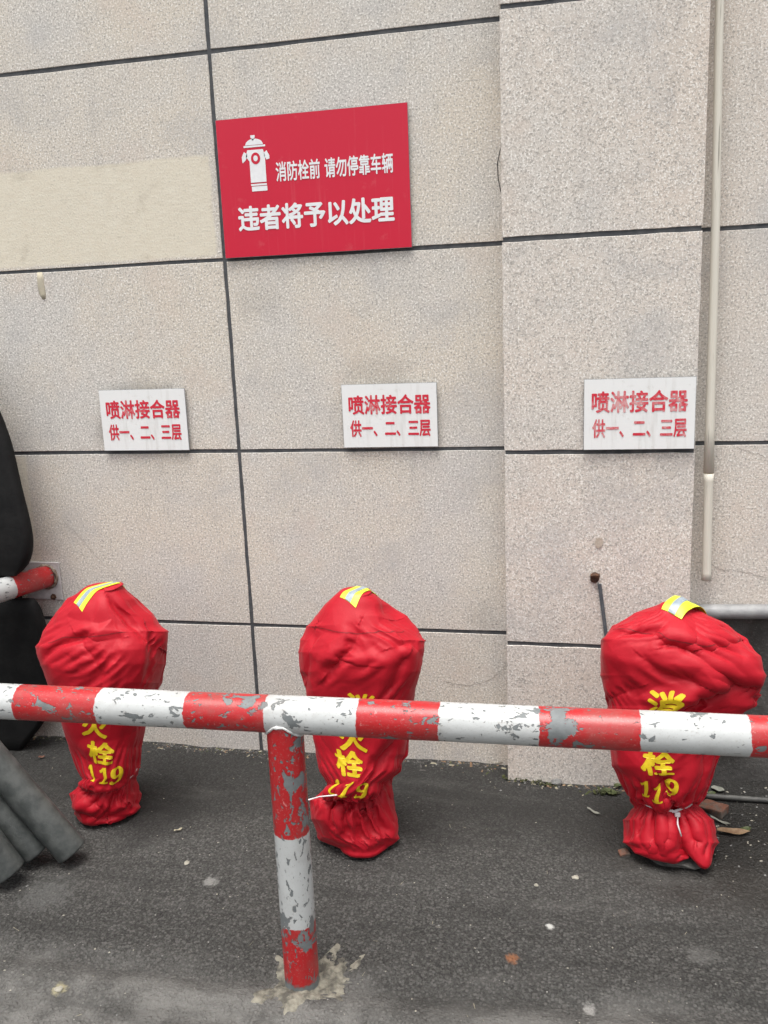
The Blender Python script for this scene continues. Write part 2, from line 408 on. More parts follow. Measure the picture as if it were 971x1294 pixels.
# ------------------------------------------------------------------ walls and pilaster: every panel its own piece
ROWS = [-.25, .4988, 1.1462, 1.7998, 2.4472, 3.097, 3.747, 4.397]
PD = .0957                                     # how far the pilaster stands proud
JT = .0066                                     # half joint width
def panels(root, cols, front, mat, rows=ROWS, override=None):
    for i in range(len(cols)-1):
        for j in range(len(rows)-1):
            a = cols[i] + (JT if i else 0); b_ = cols[i+1] - (JT if i < len(cols)-2 else 0)
            z0 = rows[j] + (JT if j else 0); z1 = rows[j+1] - JT
            m = mat
            dz = random.uniform(-.0012, .0012); dy = random.uniform(-.0012, .0008)
            # wavy hand-cut edges: the outline sampled every few centimetres, front face with a small chamfer
            n = 10; out = []
            for k in range(n): out.append((a+(b_-a)*k/n, z0))
            for k in range(n): out.append((b_, z0+(z1-z0)*k/n))
            for k in range(n): out.append((b_-(b_-a)*k/n, z1))
            for k in range(n): out.append((a, z1-(z1-z0)*k/n))
            out = [(x+random.uniform(-.0013,.0013)*(0 if k % n == 0 else 1), z+random.uniform(-.0013,.0013)+dz) for k, (x, z) in enumerate(out)]
            cx, cz = (a+b_)/2, (z0+z1)/2; N = len(out); VV = []
            for ins, y in ((0, front+.016), (0, front+.0014), (.0012, front+dy*.5)):
                for (x, z) in out:
                    VV.append((x-math.copysign(ins, x-cx), y, z-math.copysign(ins, z-cz)))
            FF = [tuple(2*N+k for k in range(N))]
            for r in (0, 1):
                for k in range(N): FF.append((r*N+k, r*N+(k+1)%N, (r+1)*N+(k+1)%N, (r+1)*N+k))
            mesh('panel', VV, FF, m, root, base=root.location)
WL = thing('building_wall', (-1.6, 0, 0), 'beige speckled stone-paint wall left of the pilaster, behind the red sign', 'wall')
panels(WL, [-5.2, -3.05, -1.1362, -.150], 0, M_wall)
bmobj('joint_filler', box_bm(-5.2, -.150, .0030, .30, -.4, 4.39), M_filler, WL).location = -WL.location
PI_ = thing('wall_pilaster', (.094, -PD, 0), 'broad beige pilaster standing proud of the wall, carrying the right-hand white sign', 'pilaster')
PX0, PX1 = -.1964, .3852
panels(PI_, [PX0, PX1], -PD, M_pil)
bmobj('joint_filler', box_bm(PX0+.003, PX1-.003, -PD+.0030, .02, -.4, 4.39), M_filler, PI_).location = -PI_.location
for sx, x in ((-1, PX0), (1, PX1)):            # the returns of the pilaster
    for j in range(len(ROWS)-1):
        bm = box_bm(x-(.0 if sx < 0 else .012), x+(.012 if sx < 0 else 0), -PD+.0165, .012, ROWS[j]+JT, ROWS[j+1]-JT)
        bmobj('side_panel', bm, M_pil, PI_).location = -PI_.location
WR = thing('building_wall', (1.0, 0, 0), 'pinkish speckled wall right of the pilaster, behind the bamboo pole', 'wall')
R2 = [.575, 1.1535, 1.8035, 2.4502, 3.10, 3.75, 4.397]
panels(WR, [.37, 2.3, 4.2], .0, M_pil, rows=R2)
bmobj('joint_filler', box_bm(.37, 4.2, .0030, .30, -.4, 4.39), M_filler, WR).location = -WR.location
# bare cement plinth, uneven
V, F = [], []; n1, n2 = 60, 24
for j in range(n2+1):
    for i in range(n1+1):
        x = .372+(4.18-.372)*(i/n1)**1.6; z = -.15+(.583+.15)*j/n2
        V.append((x, 0, z))
V = np.array(V); V[:,1] = .0015 + .006*vnoise(V*9, 4)+.003*vnoise(V*30, 5) - .004
for j in range(n2):
    for i in range(n1): F.append((j*(n1+1)+i, j*(n1+1)+i+1, (j+1)*(n1+1)+i+1, (j+1)*(n1+1)+i))
tag(mesh('plinth', V.tolist(), F, M_cement, WR, True, WR.location), 'dark bare cement plinth under the galvanised pipe')

def ribbon(name, pts, wd, y, mat, parent):     # thin flat line lying on a wall (cracks)
    V, F = [], []
    for i, (x, z) in enumerate(pts):
        a = pts[max(i-1,0)]; c = pts[min(i+1,len(pts)-1)]; d = Vector((c[0]-a[0], c[1]-a[1])).normalized()
        ww = wd*(.35+.65*random.random())*(.3 if i in (0, len(pts)-1) else 1)
        V += [(x-d.y*ww, y, z+d.x*ww), (x+d.y*ww, y, z-d.x*ww)]
    for i in range(len(pts)-1): F.append((2*i, 2*i+1, 2*i+3, 2*i+2))
    return mesh(name, V, F, mat, parent, base=parent.location)
def wander(pl, n=9, amp=.004):
    out = []
    for (a, b_) in zip(pl[:-1], pl[1:]):
        for k in range(n):
            t = k/n; out.append((a[0]+(b_[0]-a[0])*t+random.uniform(-amp,amp), a[1]+(b_[1]-a[1])*t+random.uniform(-amp,amp)))
    return out+[pl[-1]]
M_crack = mottled('hairline_crack', (.26,.235,.21), (.36,.33,.30), 60, .9)
def crack(px, wd, Y, parent): 
    pts = [(p.x, p.z) for p in (atY(x, y, Y) for x, y in px)]
    ribbon('crack', wander(pts), wd, Y, M_crack, parent)
crack([(640,838),(633,850),(615,862),(590,866),(560,862)], .0012, -.0022, WL)
crack([(78,655),(110,690),(150,735)], .0007, -.0022, WL)
crack([(880,712),(895,710),(910,720),(940,722),(971,732)], .0011, -.0022, WR)
crack([(930,566),(950,572),(971,578)], .0008, -.0022, WR)
crack([(690,560),(672,548)], .0006, -PD-.0022, PI_)
# dried plaster run under the joint, top left
pts = [atY(50+dx, y, -.001) for dx, y in ((0,344),(1,352),(2,362),(4,372),(6,378))]
V, F = tube([p+Vector((0,.002,0)) for p in pts], [.010,.013,.014,.013,.006], 10)
V = [Vector((v.x, -.0012+(v.y+.001)*.35, v.z)) for v in V]
tag(mesh('plaster_drip', V, F, mottled('dried_plaster', (.52,.47,.36), (.45,.41,.32), 40, .9), WL, True, WL.location), 'pale dried plaster run')

# ------------------------------------------------------------------ signs
_gl = {}
def glyph_raw(ch):
    if ch not in _gl:
        cu = bpy.data.curves.new('glyphs', 'FONT'); cu.body = ch; cu.resolution_u = 4
        o = bpy.data.objects.new('glyphs', cu); C.objects.link(o)
        dg = bpy.context.evaluated_depsgraph_get(); dg.update()
        me = bpy.data.meshes.new_from_object(o.evaluated_get(dg))
        bpy.data.objects.remove(o); bpy.data.curves.remove(cu)
        _gl[ch] = (np.array([v.co[:2] for v in me.vertices]).reshape(-1,2), [tuple(p.vertices) for p in me.polygons]); bpy.data.meshes.remove(me)
    return _gl[ch]
def spread(co, F, r, n=8):       # heavier strokes: the glyph repeated round a small circle; third column = layer
    V, G = [np.c_[co, np.zeros(len(co))]], list(F); N_ = len(co)
    for k in range(n if r else 0):
        a = 2*math.pi*k/n; V.append(np.c_[co+np.array([math.cos(a), math.sin(a)])*r, np.full(len(co), k+1.)]); G += [tuple(i+(k+1)*N_ for i in f) for f in F]
    return np.concatenate(V), G
def lettering(root, s, x0, x1, z0, z1, y, mat, bold=.018):
    parts, adv = [], 0.0
    for ch in s:
        if ch == ' ': adv += .36; continue
        co, F = glyph_raw(ch); V, G = spread(co+np.array([adv, 0]), F, bold); parts.append((V, G)); adv += 1.0
    al = np.concatenate([p[0] for p in parts]); lo, hi = al.min(0), al.max(0)
    for V, G in parts:
        X = x0+(V[:,0]-lo[0])/(hi[0]-lo[0])*(x1-x0); Z = z0+(V[:,1]-lo[1])/(hi[1]-lo[1])*(z1-z0)
        mesh('character', [(a, y-.00004*l, c) for a, c, l in zip(X, Z, V[:,2])], G, mat, root, base=root.location)
def plate(root, x0, x1, z0, z1, yb, th, mat, warp=.0, tilt=0):
    nx, nz = 12, 8; V, F = [], []; b = root.location
    for s_ in (0, 1):
        for j in range(nz+1):
            for i in range(nx+1):
                x = x0+(x1-x0)*i/nx; z = z0+(z1-z0)*j/nz
                V.append((x, yb-(th if s_ == 0 else 0), z + tilt*(x-(x0+x1)/2)))
    n = (nx+1)*(nz+1); g = lambda s_, i, j: s_*n+j*(nx+1)+i
    for j in range(nz):
        for i in range(nx):
            F.append((g(0,i,j), g(0,i+1,j), g(0,i+1,j+1), g(0,i,j+1))); F.append((g(1,i,j+1), g(1,i+1,j+1), g(1,i+1,j), g(1,i,j)))
    for i in range(nx): F += [(g(0,i+1,0), g(0,i,0), g(1,i,0), g(1,i+1,0)), (g(0,i,nz), g(0,i+1,nz), g(1,i+1,nz), g(1,i,nz))]
    for j in range(nz): F += [(g(0,0,j), g(0,0,j+1), g(1,0,j+1), g(1,0,j)), (g(0,nx,j+1), g(0,nx,j), g(1,nx,j), g(1,nx,j+1))]
    o = mesh('plate', V, F, mat, root, base=b); return o
def small_sign(x0, x1, z0, z1, wall, label, fade=False, tilt=0):
    r = thing('wall_sign', ((x0+x1)/2, wall, z0), label, 'sign', 'white connector signs on the wall')
    plate(r, x0, x1, z0, z1, wall-.012, .004, M_plate)
    for sx in (x0+.05, x1-.05):                # foam pads behind
        bmobj('mounting_pad', box_bm(sx-.02, sx+.02, wall-.0125, wall+.001, z0+.05, z1-.05), M_edge, r).location = -r.location
    bmobj('rim', box_bm(x0-.0015, x1+.0015, wall-.0135, wall-.0115, z0-.0015, z1+.0015), M_edge, r).location = -r.location
    W_, H_ = x1-x0, z1-z0; y = wall-.0168; m = M_inkfade if fade else M_ink
    lettering(r, '喷淋接合器', x0+.068*W_, x0+.935*W_, z1-.475*H_, z1-.165*H_, y, m, .026)
    lettering(r, '供一、二、三层', x0+.075*W_, x0+.93*W_, z1-.835*H_, z1-.56*H_, y, m, .026)
    if tilt:
        r.rotation_euler = (0, tilt, 0)
    return r
small_sign(-1.6475, -1.318, 1.1555, 1.372, 0, 'white rectangular sign with red lettering, left of the dark vertical wall joint', tilt=.004)
small_sign(-.7465, -.423, 1.157, 1.3685, 0, 'white rectangular sign with red lettering below the big red sign')
small_sign(.052, .3795, 1.154, 1.3705, -PD, 'weathered white sign with faded red lettering on the pilaster', True)

r = thing('fire_hydrant_sign', (-.808, 0, 1.803), 'large red sign with white hydrant pictogram and white lettering', 'sign')
plate(r, -1.126, -.4905, 1.803, 2.235, -.010, .004, M_redplate)
for sx in (-1.05, -.57): bmobj('mounting_pad', box_bm(sx-.03, sx+.03, -.0105, .001, 1.86, 2.18), M_edge, r).location = -r.location
bmobj('rim', box_bm(-1.1272, -.4893, -.0118, -.0098, 1.8018, 2.2362), M_edge, r).location = -r.location
YS = -.0148
a0, a1, c0, c1 = atY(349.5,229.5,YS), atY(496.4,192,YS), atY(302.3,293,YS), atY(498,246.5,YS)
lettering(r, '消防栓前 请勿停靠车辆', a0.x, a1.x, a0.z, a1.z, YS, M_wink, .020)
lettering(r, '违者将予以处理', c0.x, c1.x, c0.z, c1.z, YS, M_wink, .030)
# pictogram, traced as a flat print; units: crop of the sign, u right, v down
i0, i1 = atY(303.8,172,YS), atY(343.5,240,YS); ISC = (i1.x-i0.x)/133.0
def iu(u, v): return (i0.x+(u-180)*ISC, YS, i0.z-(v-200)*((i0.z-i1.z)/240))
def icon(polys):
    V, F = [], []
    for p in polys:
        F.append(tuple(range(len(V), len(V)+len(p)))); V += [iu(u, v) for u, v in p]
    return mesh('pictogram', V, F, M_wink, r, base=r.location)
arc = lambda cx, cy, rx, ry, a, b_, n: [(cx+rx*math.cos(math.radians(a+(b_-a)*k/n)), cy-ry*math.sin(math.radians(a+(b_-a)*k/n))) for k in range(n+1)]
polys = [[(228,200),(248,200),(248,210),(242,214),(242,222),(234,222),(234,214),(228,210)][::-1],
         arc(243,241,42,26,0,180,16), [(192,243),(295,243),(295,251),(192,251)],
         [(208,262),(283,262),(291,290),(291,402),(216,402),(216,310),(200,290)][::1],
         [(216,408),(292,408),(292,416),(216,416)], [(219,419),(293,419),(293,440),(219,440)],
         [(180,290),(192,268),(206,278),(206,290),(196,306),(182,316)], [(286,278),(300,268),(312,290),(312,304),(298,308),(288,292)]]
icon(polys)
def ringo(name, rx, ry, mat, y):
    V = [(lambda t: (t[0], y, t[2]))(iu(u, v)) for u, v in arc(246,299,rx,ry,0,360,28)[:-1]]
    return mesh(name, V, [tuple(range(len(V)))], mat, r, base=r.location)
ringo('red_roundel', 22, 25, M_redplate, YS-.0006); ringo('white_roundel', 10.5, 12.5, M_wink, YS-.0010)

# ------------------------------------------------------------------ railing
RB = .0425; BZ = .700
def pipe_mesh(name, L, x0, rad, mat, parent, seed, n=40, step=.012, dent=.0006):
    k = int(L/step); xs = np.linspace(x0, x0+L, k+1); a = np.linspace(0, 2*np.pi, n, endpoint=False)
    P = np.stack([np.repeat(xs, n), np.tile(np.cos(a), k+1)*rad, np.tile(np.sin(a), k+1)*rad], -1)
    nz = vnoise(P*np.array([5,22,22]), seed)*dent
    P[:,1] += np.tile(np.cos(a), k+1)*nz; P[:,2] += np.tile(np.sin(a), k+1)*nz
    F = [(i*n+j, (i+1)*n+j, (i+1)*n+(j+1)%n, i*n+(j+1)%n) for i in range(k) for j in range(n)]
    F.append(tuple(range(n))); F.append(tuple(k*n+j for j in range(n))[::-1])
    o = mesh(name, P.tolist(), F, mat, parent, True); return o
bL, bR = atZ(0, 886, BZ), atZ(971, 931, BZ)
by = lambda x: bL.y+(bR.y-bL.y)*(x-bL.x)/(bR.x-bL.x)
POSTX = -.6285
RAIL = thing('railing', (POSTX, by(POSTX), 0), 'red and white striped tubular railing in front of the covered hydrants', 'railing')
stops = [-2.13,-1.92,-1.71,-1.50,-1.29,-1.077,-.857,-.664,-.452,-.270,-.056,.151,.366,.58,.79,1.0,1.21,1.42]
M_bar = band_material('striped_bar_paint', [s-POSTX for s in stops], False, .585, 3.1)
XB0, XB1 = -2.33, 1.75
ang = math.atan2(bR.y-bL.y, bR.x-bL.x)
bar = pipe_mesh('top_bar', XB1-XB0, XB0-POSTX, RB, M_bar, RAIL, 11)
bar.location = (0, 0, BZ); bar.rotation_euler = (0, 0, ang)
M_post = band_material('striped_post_paint', [.170, .408], True, .535, 7.7, rustlow=.012, peel=13)
post = pipe_mesh('post', BZ-RB*.3+.10, -.10, RB*.985, M_post, RAIL, 12)
post.rotation_euler = (0, -math.pi/2, 0)
M_weld = mottled('white_painted_weld', (.66,.67,.66), (.50,.50,.49), 40, .5, .003, 90)
V, F = [], []; n = 56
for k in range(n):
    a = 2*math.pi*k/n; x, y = math.cos(a)*RB*1.0, math.sin(a)*RB*1.0
    zc = BZ - math.sqrt(max(RB*RB-y*y, 0))*1.0
    for m_ in range(8):
        b_ = 2*math.pi*m_/8; rr = .0040*(1+.45*float(vnoise(np.array([[k*.9, m_*.2, 3.0]]), 3)[0]))
        V.append((x*(1+rr/RB*math.cos(b_)), y*(1+rr/RB*math.cos(b_)), min(zc, BZ-.012)+rr*math.sin(b_)-.002))
for k in range(n):
    for m_ in range(8): F.append((k*8+m_, ((k+1)%n)*8+m_, ((k+1)%n)*8+(m_+1)%8, k*8+(m_+1)%8))
mesh('weld', V, F, M_weld, RAIL, True)
# right-hand post out of view carries the bar; the left end turns back to the wall
p2 = pipe_mesh('post', BZ-RB*.3+.10, -.10, RB*.985, M_post, RAIL, 13); p2.rotation_euler = (0, -math.pi/2, 0); p2.location = (1.62-POSTX, (1.62-POSTX)*math.tan(ang), 0)
p3 = pipe_mesh('post', BZ-RB*.3+.10, -.10, RB*.985, M_post, RAIL, 14); p3.rotation_euler = (0, -math.pi/2, 0); p3.location = (-2.29-POSTX, (-2.29-POSTX)*math.tan(ang), 0)
w0, w1 = Vector((-1.952, -.012, .672)), Vector((-2.29, by(-2.29), .695))
d = w1-w0
M_side = band_material('striped_return_paint', [.165, .38, .59, .80, 1.01], True, .60, 12.4)
sb = pipe_mesh('return_bar', d.length, 0, RB, M_side, RAIL, 15)
sb.rotation_euler = d.to_track_quat('X', 'Z').to_euler(); sb.location = w0-RAIL.location
bm = box_bm(-2.045, -1.895, -.0095, -.0035, .578, .728, .0015)
fl = bmobj('wall_flange', bm, M_edge, RAIL); fl.location = -RAIL.location
fl.data.materials.clear(); fl.data.materials.append(mottled('flange_grey_paint', (.56,.54,.53), (.44,.42,.41), 30, .6, .001, 120))
V, F = [], []
for k in range(40):
    a = 2*math.pi*k/40
    for m_ in range(8):
        b_ = 2*math.pi*m_/8; rr = .007*(1+.4*random.uniform(-1,1))
        V.append((w0.x+math.cos(a)*(RB+rr*math.cos(b_)), -.0125+rr*.7*math.sin(b_), w0.z+math.sin(a)*(RB+rr*math.cos(b_))))
for k in range(40):
    for m_ in range(8): F.append((k*8+m_, ((k+1)%40)*8+m_, ((k+1)%40)*8+(m_+1)%8, k*8+(m_+1)%8))
mesh('weld', V, F, mottled('rusty_weld', (.14,.10,.07), (.30,.25,.20), 60, .8, .003, 100), RAIL, True, RAIL.location)
for (px_, py_) in ((68, 754), (66, 722)):      # anchor bolts
    c = atY(px_, py_, -.0095); V, F = tube([c+Vector((0,.004,0)), c+Vector((0,-.004,0)), c+Vector((0,-.0042,0)), c+Vector((0,-.016,0))], [.0125,.0125,.0055,.005], 6)
    mesh('anchor_bolt', V, F, M_rust, RAIL, base=RAIL.location)
# mortar collar at the foot of the post
pc = Vector((POSTX, RAIL.location.y, 0)); V, F = [], []; nr, na = 26, 150
for i in range(nr+1):
    for k in range(na):
        a = 2*math.pi*k/na
        cs_ = np.array([[math.cos(a), math.sin(a), .3]])
        R_ = .108*(1+.40*float(vnoise(cs_*1.7+9, 8)[0])+.28*float(vnoise(cs_*5, 9)[0])+.16*float(vnoise(cs_*14, 10)[0]))
        if math.cos(a-math.radians(40)) > .86: R_ += .045
        rr = RB*.9+(R_-RB*.9)*i/nr; x, y = math.cos(a)*rr, math.sin(a)*rr
        t = i/nr; q = np.array([[x*22, y*22, 1.]]); h = .008*(1-t)**1.2 -.0005 + (.0045*float(vnoise(q, 21)[0])+.0035*float(vnoise(q*2.7, 22)[0])+.0022*float(vnoise(q*7, 23)[0]))*(1-t**6)
        V.append((pc.x+x, pc.y+y, gz(pc.x+x, pc.y+y) + (h-.001 if i < nr else -.008)))
for i in range(nr):
    for k in range(na): F.append((i*na+k, (i+1)*na+k, (i+1)*na+(k+1)%na, i*na+(k+1)%na))
mo = mesh('mortar_footing', V, F, M_mortar, None, True, (pc.x, pc.y, 0)); mo.location = (pc.x, pc.y, 0)
tag(mo, 'rough pale mortar collar round the foot of the striped railing post', 'footing')

# ------------------------------------------------------------------ cloth covers
def smooth_rows(A, k):
    for _ in range(k):
        B = A.copy(); B[1:-1] = .25*A[:-2]+.5*A[1:-1]+.25*A[2:]; A = B
    return A
NU, NV = 368, 337
class Cover: pass
def make_cover(label, Yc, rings, neck, seam_y, folds, bumps, seed, outline, iters=180, lift=0.0, slack=(1.006, 1.004), facets=((.17,.19,.0140,1.), (.080,.105,.0085,4.), (.040,.055,.0034,7.))):
    """rings: (y, xl, xr, depth ratio, shift of the centre in Y) from the top down, in photo positions on the plane Y=Yc"""
    R = []
    for (y, xl, xr, br, sh) in rings:
        a_, b_ = atY(xl, y, Yc), atY(xr, y, Yc); half = (b_-a_).length/2; m_ = (a_+b_)/2
        R.append((m_.x, Yc+sh, m_.z, half, half*br))
    R = np.array(R); zmin = R[-1,2]; z_off = lift-zmin
    # keep the top where the photo puts it; squeeze the run so that the hem meets the ground
    t = (R[0,2]-R[:,2])/(R[0,2]-zmin); R[:,2] += z_off*t**2
    seg = np.sqrt(((R[1:,[2,3]]-R[:-1,[2,3]])**2).sum(1)); s = np.concatenate([[0], np.cumsum(seg)])
    sv = np.linspace(0, s[-1], NV); A = np.stack([np.interp(sv, s, R[:,k]) for k in range(5)], -1); A = smooth_rows(A, 18)
    th = np.linspace(0, 2*np.pi, NU, endpoint=False)          # 0 = front (towards -Y), growing to +X
    ct, st = np.cos(th), np.sin(th); e = .86
    ex, ey = np.sign(st)*np.abs(st)**e, -np.sign(ct)*np.abs(ct)**e
    T = np.zeros((NV, NU, 3))
    T[...,0] = A[:,None,0]+A[:,None,3]*ex; T[...,1] = A[:,None,1]+A[:,None,4]*ey; T[...,2] = A[:,None,2]
    rest0 = np.linalg.norm(np.roll(T,-1,1)-T, axis=2)
    def normals(P):
        du = np.roll(P,-1,1)-np.roll(P,1,1); dv = np.zeros_like(P); dv[1:-1] = P[2:]-P[:-2]; dv[0] = P[1]-P[0]; dv[-1] = P[-1]-P[-2]
        n = np.cross(dv, du); return n/np.maximum(np.linalg.norm(n, axis=2, keepdims=True), 1e-9)
    N = normals(T); q = pix(T); front = (N*(np.array(CAM)-T)).sum(2) > 0
    # large hand-placed folds and pushed-out places
    for (x, y, dx, dy, dz, sg) in bumps:
        D = ((q-np.array([x, y]))**2).sum(2)+np.where(front, 0, 1e6); i = np.unravel_index(D.argmin(), D.shape); c = T[i]
        g = np.exp(-((T-c)**2).sum(2)/(2*sg*sg)); T = T+g[...,None]*np.array([dx,dy,dz])
    N = normals(T)
    for (pl, depth, wd) in folds:                             # valleys along photo polylines, with a lip on the upper side
        best = np.full(q.shape[:2], 1e9); side = np.zeros_like(best)
        for (a_, b_) in zip(pl[:-1], pl[1:]):
            a_ = np.array(a_, float); b_ = np.array(b_, float); ab = b_-a_; L = (ab**2).sum()
            tt = np.clip(((q-a_)@ab)/L, 0, 1); pr = a_+tt[...,None]*ab; dd = np.linalg.norm(q-pr, axis=2)
            sd_ = np.sign(ab[0]*(q[...,1]-a_[1])-ab[1]*(q[...,0]-a_[0])); m_ = dd < best
            best = np.where(m_, dd, best); side = np.where(m_, sd_, side)
        sgn = best*side
        prof = -depth*np.exp(-np.abs(sgn)/wd) + .30*depth*np.exp(-((sgn+2.0*wd)/(1.3*wd))**2)
        T = T+N*(np.where(front, prof, 0))[...,None]
    # the cloth is longer than the shape it hangs on: rest lengths with slack, relaxed coarse then fine, so it buckles into folds
    iv = int(round(s[neck]/s[-1]*(NV-1)))
    per = rest0.sum(1); want = per.copy(); i0_, i1_ = max(0, iv-68), min(NV-1, iv+56)
    for k in range(i0_, i1_+1): want[k] = np.interp(k, [i0_, i1_], [per[i0_], per[i1_]])
    gath = np.maximum(per, want)/per
    ph = rng.uniform(0, 6.28, 7); fr = np.array([7,10,13,17,21,26,31]); am = np.array([.7,1,.9,1,.7,.5,.3])
    pleat = sum(am[k]*np.sin(fr[k]*th+ph[k]) for k in range(7))/2.2
    gk = np.clip(gath-1, 0, 1.2)*np.clip(1-np.abs(np.arange(NV)-iv)/76., .12, 1)
    N = normals(T)
    nz = .004*vnoise(T*np.array([7,7,6])+seed, seed)
    P0 = T+N*(nz+pleat[None]*(.030*gk)[:,None])[...,None]
    def con(d, r, k):
        L = np.linalg.norm(d, axis=2); return d*((L-r)/np.maximum(L,1e-9)*k)[...,None]
    def relax(T, P, gath, ivr, su, sv_, its, hold0, grav, bend):
        n = T.shape[0]
        RU = np.linalg.norm(np.roll(T,-1,1)-T, axis=2)*(gath*su)[:,None]; RV = np.linalg.norm(T[1:]-T[:-1], axis=2)*sv_
        rs = np.sqrt(RU[:-1]**2+RV**2); RB2 = RU+np.roll(RU,-1,1); RVB = RV[:-1]+RV[1:]
        pin = np.zeros(n); pin[:2] = 1; pin[-2:] = .5; pin[max(ivr-1,0):ivr+2] = .30
        hold = hold0+pin[:,None,None]*.5
        for it in range(its):
            corr = np.zeros_like(P)
            c = con(np.roll(P,-1,1)-P, RU, .5); corr += c-np.roll(c,1,1)
            c = con(P[1:]-P[:-1], RV, .5); corr[:-1] += c; corr[1:] -= c
            c = con(np.roll(P,-1,1)[1:]-P[:-1], rs, .28); corr[:-1] += c; corr[1:] -= np.roll(c,1,1)
            c = con(np.roll(P,1,1)[1:]-P[:-1], rs, .28); corr[:-1] += c; corr[1:] -= np.roll(c,-1,1)
            c = con(np.roll(P,-2,1)-P, RB2, bend); corr += c-np.roll(c,2,1)
            c = con(P[2:]-P[:-2], RVB, bend); corr[:-2] += c; corr[2:] -= c
            P = P+corr*.26
            P = P+(T-P)*hold
            P[3:-1,:,2] -= grav
            np.maximum(P[...,2], .004, out=P[...,2])
        return P
    def finer(D):                                             # cubic doubling of a grid, closed round the bag
        n, m = D.shape[:2]; U_ = np.zeros((n, 2*m, 3)); U_[:,0::2] = D; U_[:,1::2] = (9*(D+np.roll(D,-1,1))-np.roll(D,1,1)-np.roll(D,-2,1))/16
        O_ = np.zeros((2*n-1, 2*m, 3)); O_[0::2] = U_; h_ = (U_[:-1]+U_[1:])/2; h_[1:-1] = (9*(U_[1:-2]+U_[2:-1])-U_[:-3]-U_[3:])/16; O_[1::2] = h_
        return O_
    c4, c2_ = slice(0, None, 4), slice(0, None, 2)
    PC = relax(T[c4,c4], P0[c4,c4].copy(), gath[c4], iv//4, slack[0], slack[1], iters, .006, .00012, .20)
    P = relax(T[c2_,c2_], T[c2_,c2_]+finer(PC-T[c4,c4]), gath[c2_], iv//2, slack[0]+.003, slack[1]+.003, 50, .006, .00003, .05)
    P = T+finer(P-T[c2_,c2_])
    # fit the width of the bag, level by level, to the measured outline
    oy = np.array(sorted(outline)); ol = np.array([outline[k][0] for k in sorted(outline)], float); orr = np.array([outline[k][1] for k in sorted(outline)], float)
    def fit(P):
        q = pix(P); yb = np.arange(oy[0], oy[-1]+1, 4.); cl, crr = [], []
        for y in yb:
            m_ = np.abs(q[...,1]-y) < 4; cl.append(q[...,0][m_].min()); crr.append(q[...,0][m_].max())
        cl = smooth_rows(np.array(cl)[:,None], 2)[:,0]; crr = smooth_rows(np.array(crr)[:,None], 2)[:,0]
        yc = np.clip(q[...,1], oy[0], oy[-1]); L0, R0 = np.interp(yc, yb, cl), np.interp(yc, yb, crr); L1, R1 = np.interp(yc, oy, ol), np.interp(yc, oy, orr)
        xn = L1+(q[...,0]-L0)/(R0-L0)*(R1-L1); dep = ((P-np.array(CAM))@_RI.T)[...,1]
        P[...,0] += np.clip((xn-q[...,0])*dep/FPX, -.06, .06)
        return P
    P = fit(fit(P))
    # crumpled facets: random heights joined by flat triangles, so the cloth shows planes that meet at creases
    r2 = np.random.default_rng(seed); arc = np.linalg.norm(P[1:]-P[:-1], axis=2).mean(1).sum(); circ = per.mean()
    Hs = np.zeros((NV, NU))
    for (du_, dv_, amp, key) in facets:
        nu_, nv_ = max(5, int(circ/du_)), max(4, int(arc/dv_)); pts = []
        for j in range(nv_+1):
            for i in range(nu_): pts.append(((i+r2.uniform(-.42,.42)+(j%2)*.5)*NU/nu_, np.clip(j+(r2.uniform(-.42,.42) if 0 < j < nv_ else 0), 0, nv_)*(NV-1)/nv_, r2.normal()*amp))
        allp = [(x+k*NU, y, h) for (x, y, h) in pts for k in (-1,0,1)]
        vo, _, tri, *_r = delaunay_2d_cdt([Vector(p[:2]) for p in allp], [], [], 0, 1e-6)
        hh = np.array([p[2] for p in allp]); orig = _r[0] if _r else None
        vo = np.array([v[:] for v in vo]); hv = np.array([hh[o[0]] for o in orig]); H1 = np.zeros((NV, NU))
        for t in tri:
            A_ = vo[list(t)]; x0, y0 = np.floor(A_.min(0)).astype(int); x1, y1 = np.ceil(A_.max(0)).astype(int)
            if x1 < 0 or x0 >= NU: continue
            xs, ys = np.meshgrid(np.arange(max(x0,0), min(x1,NU-1)+1), np.arange(max(y0,0), min(y1,NV-1)+1)); d_ = (A_[1,1]-A_[2,1])*(A_[0,0]-A_[2,0])+(A_[2,0]-A_[1,0])*(A_[0,1]-A_[2,1])
            if abs(d_) < 1e-9 or xs.size == 0: continue
            l0 = ((A_[1,1]-A_[2,1])*(xs-A_[2,0])+(A_[2,0]-A_[1,0])*(ys-A_[2,1]))/d_; l1 = ((A_[2,1]-A_[0,1])*(xs-A_[2,0])+(A_[0,0]-A_[2,0])*(ys-A_[2,1]))/d_; l2 = 1-l0-l1
            ok = (l0 >= -1e-6) & (l1 >= -1e-6) & (l2 >= -1e-6); val = l0*hv[t[0]]+l1*hv[t[1]]+l2*hv[t[2]]
            H1[ys[ok], xs[ok]] = val[ok]
        mk = np.clip(.62+.9*vnoise(T*5+key, seed+int(key)), 0.15, 1)
        Hs += H1*mk
    Hs = .6*Hs+.1*(np.roll(Hs,1,1)+np.roll(Hs,-1,1)+np.r_[Hs[:1],Hs[:-1]]+np.r_[Hs[1:],Hs[-1:]])
    fade = np.clip((np.arange(NV)-10)/26., 0, 1)*np.clip((NV-4-np.arange(NV))/12., .15, 1)*(.25+.75*np.clip(np.abs(np.arange(NV)-iv)/22., 0, 1))
    P = fit(P+normals(P)*(Hs*fade[:,None])[...,None])
    P[...,2] = np.maximum(P[...,2], .004)
    P[:4] = .5*(P[:4]+T[:4])
    N = normals(P)
